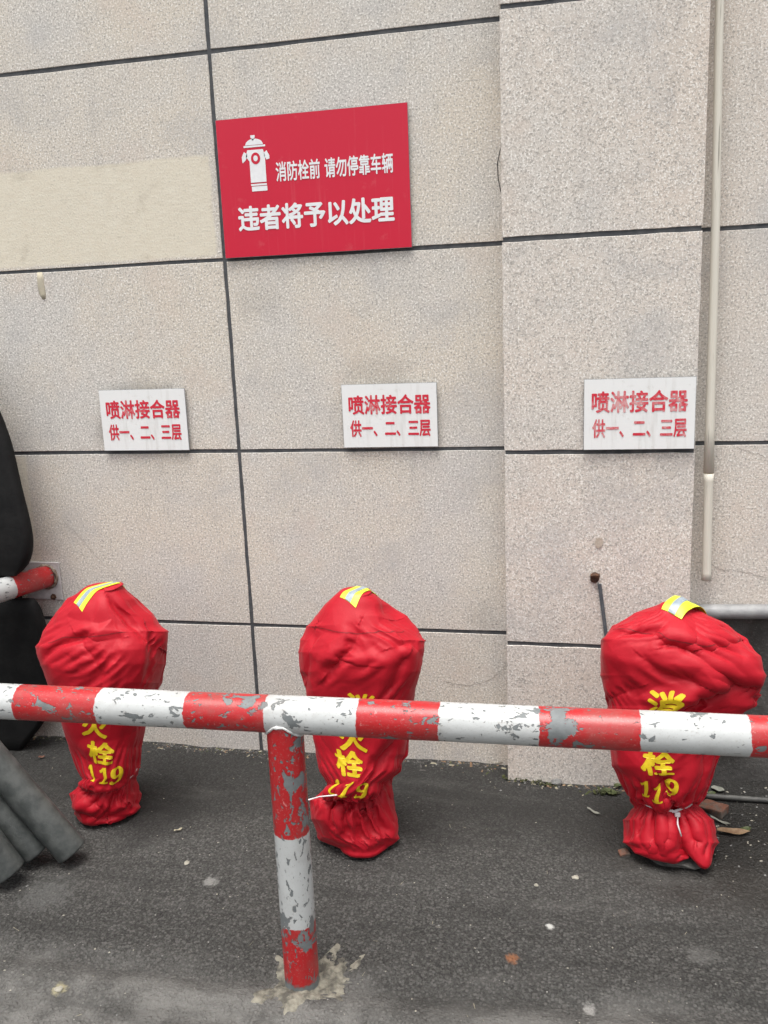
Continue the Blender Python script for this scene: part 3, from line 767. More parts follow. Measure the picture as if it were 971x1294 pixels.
    # hem turned inwards
    hem = P[-1:]-N[-1:]*.010; hem[...,2] = np.maximum(hem[...,2]+.006, .003)
    cen = P[-1].mean(0); hem2 = hem+(cen-hem)*.22; hem2[...,2] = hem[...,2]+.02
    G = np.concatenate([P, hem, hem2], 0)
    base = Vector((A[-1,0], Yc, 0))
    root = thing('hydrant_cover', base, label, 'cover', 'red hydrant covers')
    V = G.reshape(-1,3).tolist(); nvv = G.shape[0]
    F = [(j*NU+(i+1)%NU, j*NU+i, (j+1)*NU+i, (j+1)*NU+(i+1)%NU) for j in range(nvv-1) for i in range(NU)]
    V.append(P[0].mean(0).tolist()); top = len(V)-1
    F += [(top, i, (i+1)%NU) for i in range(NU)]
    mesh('cloth_cover', V, F, M_cloth, root, True, base)
    c = Cover(); c.root, c.P, c.N, c.iv, c.base, c.A = root, P, N, iv, base, A
    c.bvh = BVHTree.FromPolygons([Vector(v) for v in V], F)
    c.q = pix(P); c.front = (N*(np.array(CAM)-P)).sum(2) > 0
    return c
def locate(c, x, y):
    D = ((c.q-np.array([x, y]))**2).sum(2)+np.where(c.front, 0, 1e6)
    near = np.where(D < max(D.min()*1.3, 25), np.linalg.norm(c.P-np.array(CAM), axis=2), 1e6)+D*.0008
    return np.unravel_index(near.argmin(), D.shape)
def on_cloth(c, vi, ui, off):                  # bilinear point on the cloth grid at (row, column)
    vi = np.clip(vi, 0, NV-1.001); v0 = np.floor(vi).astype(int); u0 = np.floor(ui).astype(int); a = (vi-v0)[...,None]; b_ = (ui-u0)[...,None]
    out = 0
    for dv, wa in ((0, 1-a), (1, a)):
        for du, wb in ((0, 1-b_), (1, b_)): out = out+wa*wb*(c.P[v0+dv, (u0+du)%NU]+c.N[v0+dv, (u0+du)%NU]*off)
    return out
def stamp(c, name, X, Z, F, x, y, rot, mat, off=.0014, cut=.005, parent=None, lay=None):
    """flat shape (X right, Z up, metres) printed on the cloth round photo position x, y"""
    iv, iu_ = locate(c, x, y)
    bm = bmesh.new(); vs = [bm.verts.new((float(a), float(b_), float(l_))) for a, b_, l_ in zip(X, Z, lay if lay is not None else 0*X)]
    for f in F:
        try: bm.faces.new([vs[k] for k in f])
        except ValueError: pass
    for ax_, arr in ((0, X), (1, Z)):
        for s_ in np.arange(min(arr)+cut/2, max(arr), cut):
            pl_ = [0,0,0]; pl_[ax_] = s_; no = [0,0,0]; no[ax_] = 1
            bmesh.ops.bisect_plane(bm, geom=bm.verts[:]+bm.edges[:]+bm.faces[:], plane_co=pl_, plane_no=no, dist=1e-6)
    co = np.array([v.co[:] for v in bm.verts]); cr, sr = math.cos(rot), math.sin(rot)
    x2 = co[:,0]*cr-co[:,1]*sr; z2 = co[:,0]*sr+co[:,1]*cr
    # smoothed metric: distance along the row and along the column through the centre
    row = c.P[iv]; du = np.linalg.norm(np.roll(row,-1,0)-row, axis=1); cu = np.concatenate([[0], np.cumsum(np.roll(du, -((iu_-80)%NU))[:160])]); ou = np.arange(161)-80; cu -= cu[80]
    col = c.P[:, iu_]; dv = np.linalg.norm(col[1:]-col[:-1], axis=1); cv = np.concatenate([[0], np.cumsum(dv)]); cv -= cv[iv]
    ui = iu_+np.interp(x2, cu, ou)+NU; vi = np.interp(-z2, cv, np.arange(NV))
    W_ = on_cloth(c, vi, ui, off+co[:,2:3]*.00004)
    for v, p in zip(bm.verts, W_): v.co = Vector(p)-c.base
    return bmobj(name, bm, mat, parent or c.root, True)
def glyph(c, s, x, y, w_, h_, rot=0, bold=.03):
    co, F = glyph_raw(s); V, G = spread(co, F, bold); lo, hi = V.min(0), V.max(0)
    X = (V[:,0]-(lo[0]+hi[0])/2)/(hi[0]-lo[0])*w_; Z = (V[:,1]-(lo[1]+hi[1])/2)/(hi[1]-lo[1])*h_
    return stamp(c, 'lettering', X, Z, G, x, y, rot, M_print, lay=V[:,2])
def seam(c, px):                               # stitched seam following the cloth through photo positions
    idx = [locate(c, x, y) for x, y in px]; vi = np.array([i[0] for i in idx], float); ui = np.array([i[1] for i in idx], float)
    ui = np.where(ui > NU/2, ui-NU, ui); t = np.linspace(0, len(px)-1, 90)
    V_, U_ = np.interp(t, np.arange(len(px)), vi), np.interp(t, np.arange(len(px)), ui)
    k = np.ones(7)/7; V_ = np.convolve(np.pad(V_, 3, 'edge'), k, 'valid')
    a = on_cloth(c, V_-.42, U_+NU, .0008); b_ = on_cloth(c, V_+.42, U_+NU, .0008)
    V = [v for p in zip(a.tolist(), b_.tolist()) for v in p]; F = [(2*i, 2*i+1, 2*i+3, 2*i+2) for i in range(len(t)-1)]
    mesh('seam', V, F, M_seam, c.root, True, c.base)
def strap(c, px, ang, length, wd, arch=0.0):
    """reflective strap laid over the crown: starts at a photo position, runs in plan direction ang, drapes onto the cloth"""
    S0 = Vector(c.P[locate(c, *px)]); d_ = Vector((math.cos(ang), math.sin(ang), 0)); sd_ = Vector((d_.y, -d_.x, 0)); n, m = 30, 9
    def drop(x, y):
        h = c.bvh.ray_cast(Vector((x, y, 2)), Vector((0,0,-1)))[0]; return h.z if h else 0
    # walk in equal steps of cloth length
    ts, acc, t, z0 = [0.0], 0.0, 0.0, drop(S0.x, S0.y)
    while acc < length and t < .5:
        t += .004; z1 = drop(S0.x+d_.x*t, S0.y+d_.y*t); acc += math.hypot(.004, z1-z0); z0 = z1; ts.append(t)
    ts = np.interp(np.linspace(0, len(ts)-1, n+1), range(len(ts)), ts)
    H = np.array([[drop(*(S0+d_*t+sd_*(w_*wd)).xy) for w_ in np.linspace(-.5, .5, m)] for t in ts])
    for _ in range(5): H[1:-1] = .25*H[:-2]+.5*H[1:-1]+.25*H[2:]; H[:,1:-1] = .25*H[:,:-2]+.5*H[:,1:-1]+.25*H[:,2:]
    def strip(nm, w0_, w1_, off, mat, par):
        V, F = [], []
        for k, t in enumerate(ts):
            row = []
            for j in range(m):
                w_ = w0_+(w1_-w0_)*j/(m-1); p = S0+d_*t+sd_*(w_*wd)
                row.append(Vector((p.x, p.y, np.interp(w_, np.linspace(-.5,.5,m), H[k])+.0035+off+arch*math.sin(math.pi*k/n)**.7)))
            V += row+[q_-Vector((0,0,.0014)) for q_ in row[::-1]]
        L = 2*m
        for k in range(n):
            for j in range(L): F.append((k*L+j, (k+1)*L+j, (k+1)*L+(j+1)%L, k*L+(j+1)%L))
        F += [tuple(range(L)), tuple(n*L+j for j in range(L))[::-1]]
        return mesh(nm, V, F, mat, par, False, c.base)
    s_ = strip('reflective_strap', -.5, .5, 0, M_tape, c.root)
    strip('silver_stripe', -.17, .17, .0012, M_refl, s_)

# --- left cover
c1 = make_cover('red cloth hydrant cover beside the black rubber and grey pipes', -.465,
    [(741,112,156,.75,0),(745,97,164,.75,0),(756,80,178,.72,0),(775,66,196,.68,0),(797,52,212,.66,-.005),(817,45,213,.66,-.01),(840,48,211,.68,-.01),(866,57,206,.72,-.01),
     (890,66,196,.78,-.005),(915,75,186,.84,0),(945,84,181,.90,0),(968,91,180,.95,-.005),(985,97,179,.98,-.012),(983,105,173,.90,0),(992,94,179,.96,0),(1006,87,180,1.0,0),(1026,90,178,1.0,0),(1039,98,172,1.0,0)],
    13, 0,
    [([(148,758),(165,774),(185,798),(204,812)], .022, 9), ([(62,812),(85,806),(104,800)], .008, 5), ([(104,800),(118,806),(150,802)], .006, 5),
     ([(96,806),(110,828),(118,850)], .012, 8), ([(104,998),(122,1028),(142,1006)], .018, 6), ([(150,998),(158,1020)], .012, 4), ([(88,1022),(120,1036),(176,1014)], .010, 5), ([(196,850),(203,820),(198,800)], .012, 7)],
    [(150,752,0,-.012,.006,.05), (128,975,0,-.018,-.006,.05)], 31, {745:(98,164),756:(82,178),775:(67,196),797:(53,213),817:(45,212),840:(49,210),864:(58,205),890:(67,195),915:(76,186),945:(86,180),970:(95,178),984:(101,175),1003:(88,179),1020:(90,178),1032:(94,172)})
seam(c1, [(58,812),(80,804),(104,805),(130,803),(160,798)])
strap(c1, (97,765), 1.00, .165, .050)
glyph(c1, '消', 124, 889, .076, .070); glyph(c1, '火', 119, 919, .090, .084, -.08, .034); glyph(c1, '栓', 127, 953, .088, .080, -.10, .034)
for s_, x, y, w_ in (('\U0001D7CF',116,978,.027),('\U0001D7CF',131,983,.029),('\U0001D7D7',149,981,.042)): glyph(c1, s_, x, y, w_, .060, 0, .012)
# --- middle cover
c2 = make_cover('red cloth hydrant cover right behind the striped railing post', -.515,
    [(746,432,470,.8,0),(750,424,477,.8,0),(763,409,494,.78,0),(778,394,515,.74,0),(793,384,530,.70,0),(808,378,538,.68,-.01),(830,376,537,.68,-.01),(850,378,532,.70,-.01),
     (874,383,526,.74,-.01),(900,388,521,.80,-.01),(931,394,518,.86,0),(955,398,515,.92,0),(975,404,508,.95,-.008),(993,412,500,.96,-.02),(990,428,484,.90,0),(1001,398,498,.98,0),(1020,392,500,1.0,0),(1045,394,503,1.0,.005),(1060,400,502,1.0,.005),(1072,408,496,1.0,.005)],
    14, 0,
    [([(412,842),(425,828),(440,815),(450,795)], .014, 7), ([(425,832),(445,838),(462,838)], .010, 6), ([(498,866),(502,846),(510,830)], .016, 8), ([(500,812),(520,806),(532,820)], .013, 7),
     ([(378,850),(384,820),(392,800)], .009, 7), ([(478,965),(500,940),(512,925)], .016, 8), ([(425,1004),(418,1040)], .014, 4), ([(438,1008),(434,1050)], .016, 4), ([(450,1010),(452,1056)], .016, 4), ([(463,1008),(470,1050)], .016, 4), ([(476,1004),(486,1044)], .014, 4)],
    [(440,975,0,-.030,-.012,.055)], 77, {747:(425,473),763:(409,497),778:(396,517),790:(386,527),808:(379,538),824:(377,537),849:(379,532),870:(384,526),900:(389,521),931:(395,518),954:(399,516),975:(404,508),990:(412,496),1011:(391,498),1036:(393,503),1060:(402,505),1070:(414,499)})
seam(c2, [(388,790),(410,795),(440,800),(475,799),(512,796)])
strap(c2, (439,760), 1.15, .13, .056)
glyph(c2, '消', 452, 893, .082, .082); glyph(c2, '火', 446, 932, .090, .084, -.05, .034); glyph(c2, '栓', 441, 966, .088, .080, -.06, .034)
for s_, x, y, w_ in (('\U0001D7CF',420,990,.027),('\U0001D7CF',436,998,.029),('\U0001D7D7',456,999,.042)): glyph(c2, s_, x, y, w_, .060, -.1, .012)
# --- right cover
c3 = make_cover('red cloth hydrant cover with a bulging sleeve and yellow carrying loop on top', -.415,
    [(764,838,872,.8,0),(767,822,886,.8,0),(774,800,902,.76,0),(784,780,918,.72,0),(797,764,934,.66,0),(815,758,946,.62,-.01),(838,758,952,.60,-.01),(861,758,950,.62,-.01),
     (880,763,944,.66,-.01),(900,766,934,.72,-.01),(930,768,922,.80,0),(956,770,913,.84,0),(980,776,904,.88,0),(1002,785,893,.90,0),(1016,800,882,.88,0),(1030,788,898,.96,0),(1048,786,906,1.0,0),(1066,787,908,1.0,0),(1080,793,902,1.0,0)],
    14, 0,
    [([(800,794),(830,795),(842,808),(870,815)], .012, 6), ([(870,815),(900,818),(935,806)], .009, 6), ([(885,912),(905,885),(935,862),(962,866)], .040, 11), ([(848,812),(880,806),(888,775)], .007, 6),
     ([(876,1090),(864,1055),(856,1024)], .032, 8), ([(880,1010),(900,975),(910,950)], .018, 8), ([(765,880),(800,868)], .010, 7), ([(838,985),(845,1000),(850,1015)], .014, 6), ([(820,830),(845,850),(885,858)], .008, 8), ([(812,1024),(806,1050)], .012, 4), ([(828,1028),(828,1056)], .012, 4), ([(843,1030),(846,1058)], .012, 4), ([(872,1028),(880,1056)], .012, 4)],
    [(962,852,.050,-.02,.0,.050), (950,888,.035,-.02,-.02,.035), (892,1078,.016,-.045,-.015,.028)], 52, {763:(826,875),773:(799,895),790:(772,925),808:(760,947),830:(759,963),854:(759,969),868:(762,967),892:(767,957),915:(769,930),945:(771,915),967:(773,908),991:(783,900),1019:(797,889),1036:(788,903),1065:(788,909),1080:(800,903)}, lift=.020)
seam(c3, [(772,792),(800,795),(832,797),(845,810),(872,814),(905,815),(940,806)])
strap(c3, (849,775), .95, .17, .062, .016)
glyph(c3, '消', 842, 893, .092, .088, 0, .034); glyph(c3, '火', 838, 933, .088, .080, 0, .034); glyph(c3, '栓', 832, 966, .090, .082, -.03, .034)
for s_, x, y, w_ in (('\U0001D7CF',816,999,.027),('\U0001D7CF',831,1004,.027),('\U0001D7D7',848,997,.040)): glyph(c3, s_, x, y, w_, .062, -.05, .012)
# cable ties
def tie(c, tail=None, row=0, head=None):
    r = c.P[min(c.iv+row, NV-1)]; nrm = c.N[min(c.iv+row, NV-1)]
    cen = r.mean(0); rad = np.linalg.norm(r-cen, axis=1); k = 18
    pad = np.concatenate([rad[-k:], rad, rad[:k]]); sm = np.array([pad[i:i+2*k+1].max() for i in range(NU)])
    pad = np.concatenate([sm[-k:], sm, sm[:k]]); sm = np.array([pad[i:i+2*k+1].mean() for i in range(NU)])
    dirs = (r-cen)/rad[:,None]; P_ = cen+dirs*(sm[:,None]*.985); V, F = [], []
    for i in range(NU):
        d_ = Vector(dirs[i])
        for (o_, h_) in ((0,-.0035),(.0022,-.0035),(.0022,.0035),(0,.0035)): V.append(Vector(P_[i])+d_*o_+Vector((0,0,h_)))
    for i in range(NU):
        for m_ in range(4): F.append((i*4+m_, ((i+1)%NU)*4+m_, ((i+1)%NU)*4+(m_+1)%4, i*4+(m_+1)%4))
    t = mesh('cable_tie', V, F, M_tie, c.root, False, c.base)
    if head:
        i = locate(c, *head); p = Vector(c.P[i])+Vector(c.N[i])*.008; bm = box_bm(p.x-.0075, p.x+.0075, p.y-.005, p.y+.006, p.z-.006, p.z+.006, .0015)
        o = bmobj('tie_head', bm, M_tie, t); o.location = -c.base
    if tail:
        pts = [Vector(c.P[locate(c, x, y)])+Vector(c.N[locate(c, x, y)])*.010 for x, y in tail] if not isinstance(tail[0], Vector) else tail
        V, F = tube(pts, .0022, 6); mesh('tie_tail', V, F, M_tie, t, True, c.base)
tie(c1); tie(c3, [(858,1032),(857,1042),(860,1056)], 0, (857,1030))
pa, pb_, pc_ = Vector(c2.P[locate(c2, 425, 1003)])+Vector((0,-.008,0)), atY(404,1007,-.66), atY(390,1011,-.70)
tie(c2, [pa, pb_, pc_])

# ------------------------------------------------------------------ rocks and other small solids
def rock(name, loc, size, mat, seed, label, cat, flat=.6, group=None, rot=0, z=None):
    bm = bmesh.new(); bmesh.ops.create_icosphere(bm, subdivisions=3, radius=1)
    for v in bm.verts:
        c = np.array([v.co[:]]); k = 1+.30*float(vnoise(c*1.6+seed, seed)[0])+.10*float(vnoise(c*5+seed, seed+1)[0]); v.co = Vector((v.co.x*size[0]*k, v.co.y*size[1]*k, v.co.z*size[2]*k))
    o = bmobj(name, bm, mat, None, False); o.location = (loc[0], loc[1], (gz(loc[0], loc[1]) if z is None else z)+size[2]*flat); o.rotation_euler = (0,0,rot)
    for p in o.data.polygons: p.use_smooth = False
    return tag(o, label, cat, group)
p = c3.base
rock('footing_stone', (p.x-.005, p.y-.05, 0), (.085,.085,.020), M_stonedark, 5, 'rough grey footing stone peeping out under the right-hand red cover', 'stone', .35)
def brick_piece(px_, py_, L, W_, H_, rz, label):
    q_ = atZ(px_, py_); bm = box_bm(-L/2, L/2, -W_/2, W_/2, 0, H_, .004, 2)
    bmesh.ops.subdivide_edges(bm, edges=bm.edges[:], cuts=3, use_grid_fill=True)
    for v in bm.verts:
        c = np.array([v.co[:]])*40; v.co += Vector((float(vnoise(c, 1)[0]), float(vnoise(c, 2)[0]), float(vnoise(c, 3)[0])))*.005
    o = bmobj('brick_fragment', bm, M_brick, None, False); o.location = (q_.x, q_.y, gz(q_.x, q_.y)-.003); o.rotation_euler = (.12, -.08, rz)
    return tag(o, label, 'brick')
brick_piece(903, 1026, 0.075, .042, .026, -.7, 'broken red brick piece on the dirt behind the right-hand cover')
brick_piece(789, 1078, .030, .026, .012, .4, 'small rusty red brick bit at the left foot of the right-hand cover')

# ------------------------------------------------------------------ left: black rubber, pipes
BM = thing('rubber_mat', (-2.3, -.15, 0), 'black folded rubber mat standing against the wall at the left edge', 'mat')
def slab(name, prof, Y0, th, lean):            # prof: (z, right end X); rounded free edge, bulging body
    V, F = [], []; n = 12
    zs = np.linspace(prof[0][0], prof[-1][0], 40); xr = np.interp(zs, [p[0] for p in prof], [p[1] for p in prof]); xr = smooth_rows(xr[:,None], 3)[:,0]
    sec = 0
    for k, (z, x) in enumerate(zip(zs, xr)):
        e = min(1, (k+.3)/3, (39.3-k)/3); tt = th*math.sqrt(max(e,0.02)); y0 = Y0+lean*z+.012*math.sin(z*6)
        loop = [(-3.0, y0-tt/2), (-2.6, y0-tt/2-.01), (-2.35, y0-tt/2-.016)]
        for m_ in range(n+1):
            a = -math.pi/2+math.pi*m_/n; loop.append((x-tt*.5+tt*.5*math.cos(a), y0+tt*.5*math.sin(a)))
        loop += [(-2.35, y0+tt/2), (-3.0, y0+tt/2)]; sec = len(loop)
        V += [(a_, b_, z) for a_, b_ in loop]
    for k in range(39):
        for m_ in range(sec): F.append((k*sec+m_, k*sec+(m_+1)%sec, (k+1)*sec+(m_+1)%sec, (k+1)*sec+m_))
    F.append(tuple(range(sec))[::-1]); F.append(tuple(39*sec+m_ for m_ in range(sec)))
    return mesh(name, V, F, M_black, BM, True, BM.location)
def prof(px, Y): return sorted([(atY(x, y, Y).z, atY(x, y, Y).x) for x, y in px])
slab('upper_fold', [(.722, atY(24,728,-.16).x), (.735, atY(35,716,-.16).x)]+prof([(-40,440),(-18,490),(0,530),(12,562),(25,612),(38,655),(44,682),(43,698)], -.16), -.16, .055, 0.0)
slab('lower_fold', [(-.01, atY(20,950,-.12).x+.02)]+[p for p in prof([(56,912),(62,880),(61,820),(54,780),(47,760)], -.12)]+[(.618, atY(42,745,-.12).x)], -.115, .05, 0.0)
slab('back_sheet', [(.40,-2.035),(.55,-2.033),(.70,-2.033),(.95,-2.035)], -.062, .05, 0.0)
def leaning_pipe(end_px, zc, dr, L, rad, label, seed):
    p = atZ(*end_px, zc); d_ = Vector(dr).normalized(); pts, rr = [], []
    prof_ = [(0,.86),(.0015,.95),(.004,.985),(.008,1.0),(.022,1.0)]
    V, F = [], []
    base = p.copy()
    for s_, k in prof_: pts.append(p+d_*s_); rr.append(rad*k)
    for k in range(1, 25): pts.append(p+d_*(.022+(L-.022)*k/24)); rr.append(rad*(1+.006*math.sin(k*1.7+seed)))
    V, F = tube(pts, rr, 40); g = Vector((p.x, p.y, 0))
    o = mesh('grey_pipe', V, F, M_tubeg, None, True, g); o.location = g
    return tag(o, label, 'pipe', 'grey pipes leaning at the left edge')
leaning_pipe((92,1077), .030, (-.57,-.06,.82), 1.15, .047, 'dark grey round pipe on top of the leaning pair, nearest the left red cover', 1)
leaning_pipe((46,1079), .028, (-.55,-.06,.83), 1.15, .046, 'dark grey round pipe leaning between the other two pipes', 2)
leaning_pipe((13,1104), .030, (-.50,-.06,.86), 1.1, .048, 'dark grey round pipe cut by the left photo edge, nearest the camera', 3)

# ------------------------------------------------------------------ right: bamboo, galvanised pipe, rod
q0, q1, q2, q3 = atY(911,0,-.05), atY(904,290,-.05), atY(896,598,-.05), atY(893,733,-.045)
BB = thing('bamboo_pole', (q3.x, q3.y, q3.z), 'pale dry bamboo pole hanging upright against the wall right of the pilaster', 'pole')
def bam(a, b_, r0, r1, name):
    n = 14; pts = [a.lerp(b_, k/n)+Vector((.0022*math.sin(k*.55+a.z*3), 0, 0))*math.sin(math.pi*k/n)*(1 if (a-b_).length > .5 else 0) for k in range(n+1)]; rr = []
    for k in range(n+1):
        t = k/n; rr.append(r0+(r1-r0)*t + .0022*math.exp(-(t/.045)**2)+.0022*math.exp(-((1-t)/.045)**2))
    V, F = tube(pts, rr, 20); return mesh(name, V, F, M_bamboo, BB, True, BB.location)
up = q1+(q0-q1)*1.9
nodes_ = [q3, q2, atY(899,440,-.05)+(q1-q1), q1, q0, up]
bam(q2, q3, .0142, .0140, 'internode'); 
bam(up, q2+Vector((0,0,.004)), .0106, .0140, 'internode')
for a in (q2,): 
    V, F = tube([a+Vector((0,0,.006)), a+Vector((0,0,.001)), a+Vector((0,0,-.003))], [.0142,.0160,.0142], 20); mesh('node_ring', V, F, mottled('bamboo_node', (.22,.18,.12), (.36,.31,.22), 60, .7), BB, True, BB.location)
# hook that holds it higher up the wall, out of view
V, F = tube([up+Vector((.03,.05,-.05)), up+Vector((.025,-.012,-.05)), up+Vector((-.02,-.016,-.05)), up+Vector((-.02,.05,-.05))], .003, 8); mesh('wire_hook', V, F, M_rust, BB, True, BB.location)

gp = thing('galvanised_pipe', (1.0, -.04, .60), 'galvanised steel pipe running along the wall at the right edge', 'pipe')
g0, g1 = atY(893,773,-.035), atY(971,773,-.035); gd_ = (g1-g0).normalized(); gr = .0245
V, F = tube([Vector((.400, -.035, g0.z-.0)), g0, g1, Vector((2.4, -.035, g1.z+.01)), Vector((4.1, -.035, g1.z+.02))], gr, 28); mesh('pipe', V, F, M_galv, gp, True, gp.location)
for x in (.90, 2.0, 3.2):
    V, F = tube([Vector((x-.012, -.035, g0.z+.006)), Vector((x+.012, -.035, g0.z+.006))], gr+.005, 28); mesh('pipe_clip', V, F, M_galv, gp, True, gp.location)
rd = [atZ(898,1006,.012), atZ(971,1011,.012)]; dd = (rd[1]-rd[0]).normalized()
V, F = tube([rd[0]-dd*.02, rd[0], rd[1], rd[1]+dd*.9], .0085, 14); ro = mesh('steel_rod', V, F, mottled('dull_dark_steel', (.055,.055,.052), (.09,.088,.08), 30, .6), None, True, (rd[0].x, rd[0].y, 0)); ro.location = (rd[0].x, rd[0].y, -.001)
tag(ro, 'thin dark grey rod lying on the dirt along the right-hand wall', 'rod')

# rusty anchor with flat bar on the pilaster
an = atY(753, 730, -PD); AN = thing('rusty_anchor', (an.x, an.y, an.z), 'rusty iron anchor bolt with flat grey bar hanging down the pilaster', 'bracket')
bm = bmesh.new(); bmesh.ops.create_icosphere(bm, subdivisions=3, radius=.017)
for v in bm.verts:
    c = np.array([v.co[:]])*55; v.co *= 1+.35*float(vnoise(c+3, 4)[0]); v.co.y *= .8; v.co.x = max(min(v.co.x, .015), -.015)
o = bmobj('rusted_bolt', bm, M_rust, AN, True); o.location = (-.002, -.006, .004)
V, F = tube([Vector((-.016,-.018,.012)), Vector((-.014,-.018,.012)), Vector((.012,-.022,.014))], .007, 6); mesh('bolt_head', V, F, M_rust, AN)
s0, s1 = atY(758,738,-PD-.004)-an, atY(766,800,-PD-.004)-an; s1 = s0+(s1-s0)*2.6
V = []
for t in np.linspace(0, 1, 7):
    m_ = s0.lerp(s1, t)
    for (dx, dy) in ((-.006,-.002),(.006,-.002),(.006,.0032),(-.006,.0032)): V.append(m_+Vector((dx, dy, 0)))
F = [(k*4+i, k*4+(i+1)%4, (k+1)*4+(i+1)%4, (k+1)*4+i) for k in range(6) for i in range(4)]+[(3,2,1,0),(24,25,26,27)]
mesh('flat_bar', V, F, M_strap, AN)
rs = NB('rust_stain', .9, .1)
V = []; nst = 16; cst = atY(757,686,-PD-.0022)
for k in range(nst): a = 2*math.pi*k/nst; V.append((cst.x+.011*math.cos(a)*(1+.3*random.uniform(-1,1)), cst.y, cst.z+.018*math.sin(a)*(1+.3*random.uniform(-1,1))))
mesh('rust_stain', V, [tuple(range(nst))[::-1]], mottled('rust_stain_brown', (.42,.35,.28), (.50,.44,.37), 120, .9), PI_, base=PI_.location)
# thin wire in the corner left of the pilaster
pts = [Vector((PX0-.006, -.05, atY(632,y,-.05).z)) + Vector((dx, 0, 0)) for y, dx in ((182,.006),(190,0),(205,-.008),(225,-.007),(240,0),(248,.006))]
V, F = tube(pts, .0016, 6); wi = mesh('thin_wire', V, F, M_wire, None, True, pts[-1]); wi.location = pts[-1]
tag(wi, 'thin black wire hanging in the corner on the left edge of the pilaster', 'wire')

# ------------------------------------------------------------------ leaves, weeds, grit
def leaf(px_, py_, L, W_, rz, mat, label, curl=.3, z=.002, roll=0):
    p = atZ(px_, py_); n = 8; V, F = [], []
    for k in range(n+1):
        t = k/n; w_ = W_*math.sin(math.pi*min(t*1.0+.02, 1))**.8*(1-.35*t)+.0006
        for s_ in (-1, 0, 1):
            V.append(((t-.5)*L, s_*w_, .004+curl*L*.25*(2*t-1)**2 + abs(s_)*w_*.35 + .002*math.sin(t*9+s_)))
    for k in range(n):
        for s_ in (0, 1): F.append((k*3+s_, (k+1)*3+s_, (k+1)*3+s_+1, k*3+s_+1))
    o = mesh('fallen_leaf', V, F, mat, None, True); o.location = (p.x, p.y, gz(p.x, p.y)+z); o.rotation_euler = (roll, 0, rz)
    return tag(o, label, 'leaf')
leaf(928,1053, .10, .020, .05, M_leafd, 'long brown dry leaf lying right of the right-hand cover')
leaf(943,1049, .04, .012, .5, M_leafg, 'small green leaf tip beside the long brown leaf')
leaf(908,999, .045, .018, -.4, M_leafp, 'pale grey leaf against the wall above the brick piece')
leaf(899,1005, .04, .014, .6, M_leafg, 'pale green leaf beside the end of the dark rod')
leaf(912,1040, .07, .006, -.6, M_leafp, 'narrow curled grey leaf between brick piece and brown leaf')
leaf(751,1028, .055, .006, -.7, M_leafp, 'narrow pale leaf on the asphalt left of the right-hand cover')
leaf(772,1003, .05, .018, -.6, M_leafg, 'dark green leaf at the foot of the pilaster')
leaf(782,995, .04, .014, .8, M_leafg, 'green leaf tucked beside the right-hand cover at the pilaster foot')
leaf(226,1050, .03, .005, .7, M_straw, 'pale yellow leaf shred right of the left cover')
leaf(624,965, .07, .006, -.15, M_straw, 'dry straw tuft in the corner where pilaster meets wall')
leaf(53,958, .025, .010, .3, M_brick, 'small reddish scrap on the asphalt left of the left cover')
rock('pale_stone', tuple(atZ(727,1107)), (.010,.008,.005), M_paleston, 11, 'yellowish pebble on the asphalt left below the right-hand cover', 'pebble')
rock('pale_stone', tuple(atZ(704,990)), (.018,.010,.012), M_stone, 12, 'grey chip of stone at the foot of the pilaster', 'pebble')
rock('pale_stone', tuple(atZ(236,1089)), (.007,.009,.003), M_paleston, 14, 'small white chip on the asphalt right of the left cover', 'pebble')
rock('pale_stone', tuple(atZ(678,1117)), (.006,.005,.004), M_paleston, 15, 'tiny white pebble on the asphalt between middle and right covers', 'pebble')
rock('pale_stone', tuple(atZ(75,1253)), (.010,.008,.004), M_paleston, 16, 'yellowish chip on the asphalt in the lower left corner', 'pebble')
# moss and weeds along the foot of the wall
def tuft(px_, py_, n, h, spread, label, cat='weed'):
    p = atZ(px_, py_); V, F = [], []
    for k in range(n):
        a = random.uniform(0, 6.28); r_ = spread*random.random()**.6; x, y = r_*math.cos(a)*1.6, r_*math.sin(a)*.5
        L = h*random.uniform(.4, 1); la = random.uniform(0, 6.28); w_ = random.uniform(.002,.005); dx, dy = math.cos(la), math.sin(la); i = len(V)
        V += [(x-dy*w_*.3, y+dx*w_*.3, 0), (x+dy*w_*.3, y-dx*w_*.3, 0), (x+dx*L*.35+dy*w_, y+dy*L*.35-dx*w_, L*.7), (x+dx*L*.35-dy*w_, y+dy*L*.35+dx*w_, L*.7), (x+dx*L*.8, y+dy*L*.8, L*.8)]
        F += [(i, i+1, i+2, i+3), (i+3, i+2, i+4)]
    o = mesh('weed', V, F, M_moss, None); o.location = (p.x, p.y, gz(p.x, p.y)-.002)
    return tag(o, label, cat)
tuft(545,951, 60, .022, .025, 'little green weed at the wall foot right of the middle cover')
tuft(660,984, 90, .016, .045, 'low mossy weed along the left foot of the pilaster')
tuft(690,990, 50, .012, .03, 'thin mossy weed by the grey stone chip at the pilaster foot')
tuft(768,1003, 60, .020, .028, 'green weed at the pilaster foot beside the right-hand cover')
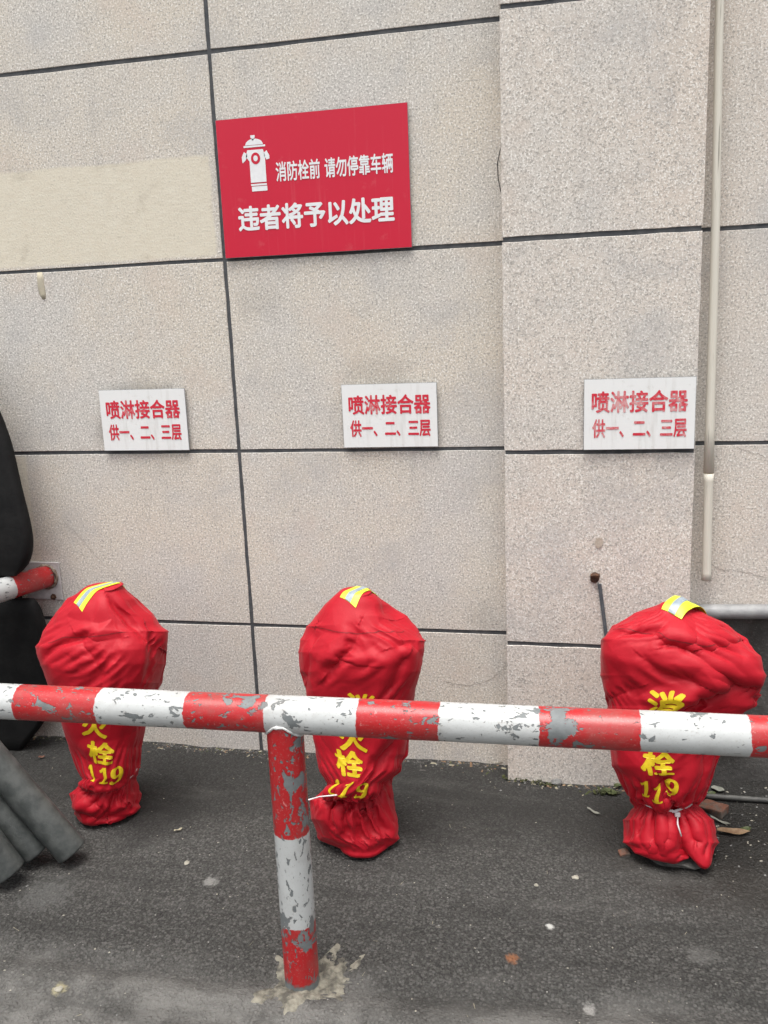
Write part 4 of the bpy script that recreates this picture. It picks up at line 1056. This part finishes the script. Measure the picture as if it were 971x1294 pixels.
# uncountable grit and straw
V, F = [], []
def bit(p, s, el, mat_i):
    i = len(V); a = random.uniform(0, 6.28); dx, dy = math.cos(a), math.sin(a); z = gz(p[0], p[1])
    for (u, v_, h) in ((-el,-1,0),(el,-.8,0),(el*.9,1,0),(-el*.8,.9,0),(-.2*el,.1,1.0),(.4*el,-.1,.8)):
        x, y = u*s, v_*s; V.append((p[0]+x*dx-y*dy, p[1]+x*dy+y*dx, z-.0006+h*s*.8))
    F.extend([(i,i+1,i+5,i+4),(i+1,i+2,i+5),(i+2,i+3,i+4,i+5),(i+3,i,i+4)]); MI.extend([mat_i]*4)
MI = []
for k in range(1000):
    x, y = random.uniform(-2.2, 1.3), random.uniform(-1.75, -.02)
    if PX0 < x < PX1 and y > -PD-.01: continue
    kind = random.random()
    if kind < .72: bit((x, y), random.uniform(.0008,.0026)*(1.6 if random.random() < .06 else 1), random.uniform(.8,1.6), random.choice((0,0,1)))
    else: bit((x, y), random.uniform(.0005,.0010), random.uniform(6, 22), 2)
for k in range(260):                            # crumbs swept against the wall foot and the damp corner
    x = random.uniform(.35, .9); bit((x, random.uniform(-.55, -.02)), random.uniform(.001,.004), random.uniform(.8,1.8), random.choice((0,1,3)))
for k in range(700):
    x = random.uniform(-2.1, PX0) ; bit((x, -abs(random.gauss(0, .02))-.004), random.uniform(.001,.0035), random.uniform(.8,1.6), random.choice((3,3,1)))
for k in range(160):
    x = random.uniform(PX0, PX1) ; bit((x, -PD-abs(random.gauss(0, .015))-.004), random.uniform(.001,.0035), random.uniform(.8,1.6), random.choice((3,3,1)))
for k in range(600):
    x = random.uniform(-2.1, PX1); y0 = -PD if x > PX0 else 0; bit((x, y0-abs(random.gauss(0, .028))-.003), random.uniform(.0012,.005)*random.random()+.001, random.uniform(.8,3.5), random.choice((2,3,3,4,5)))
me = bpy.data.meshes.new('grit'); me.from_pydata(V, [], F)
for m_ in (M_paleston, M_stone, M_straw, M_cement, M_moss, M_leafd): me.materials.append(m_)
for p, i in zip(me.polygons, MI): p.material_index = i
gr_ = link('grit', me); tag(gr_, 'scattered grit, chips and straw on the asphalt', 'grit', kind='stuff')
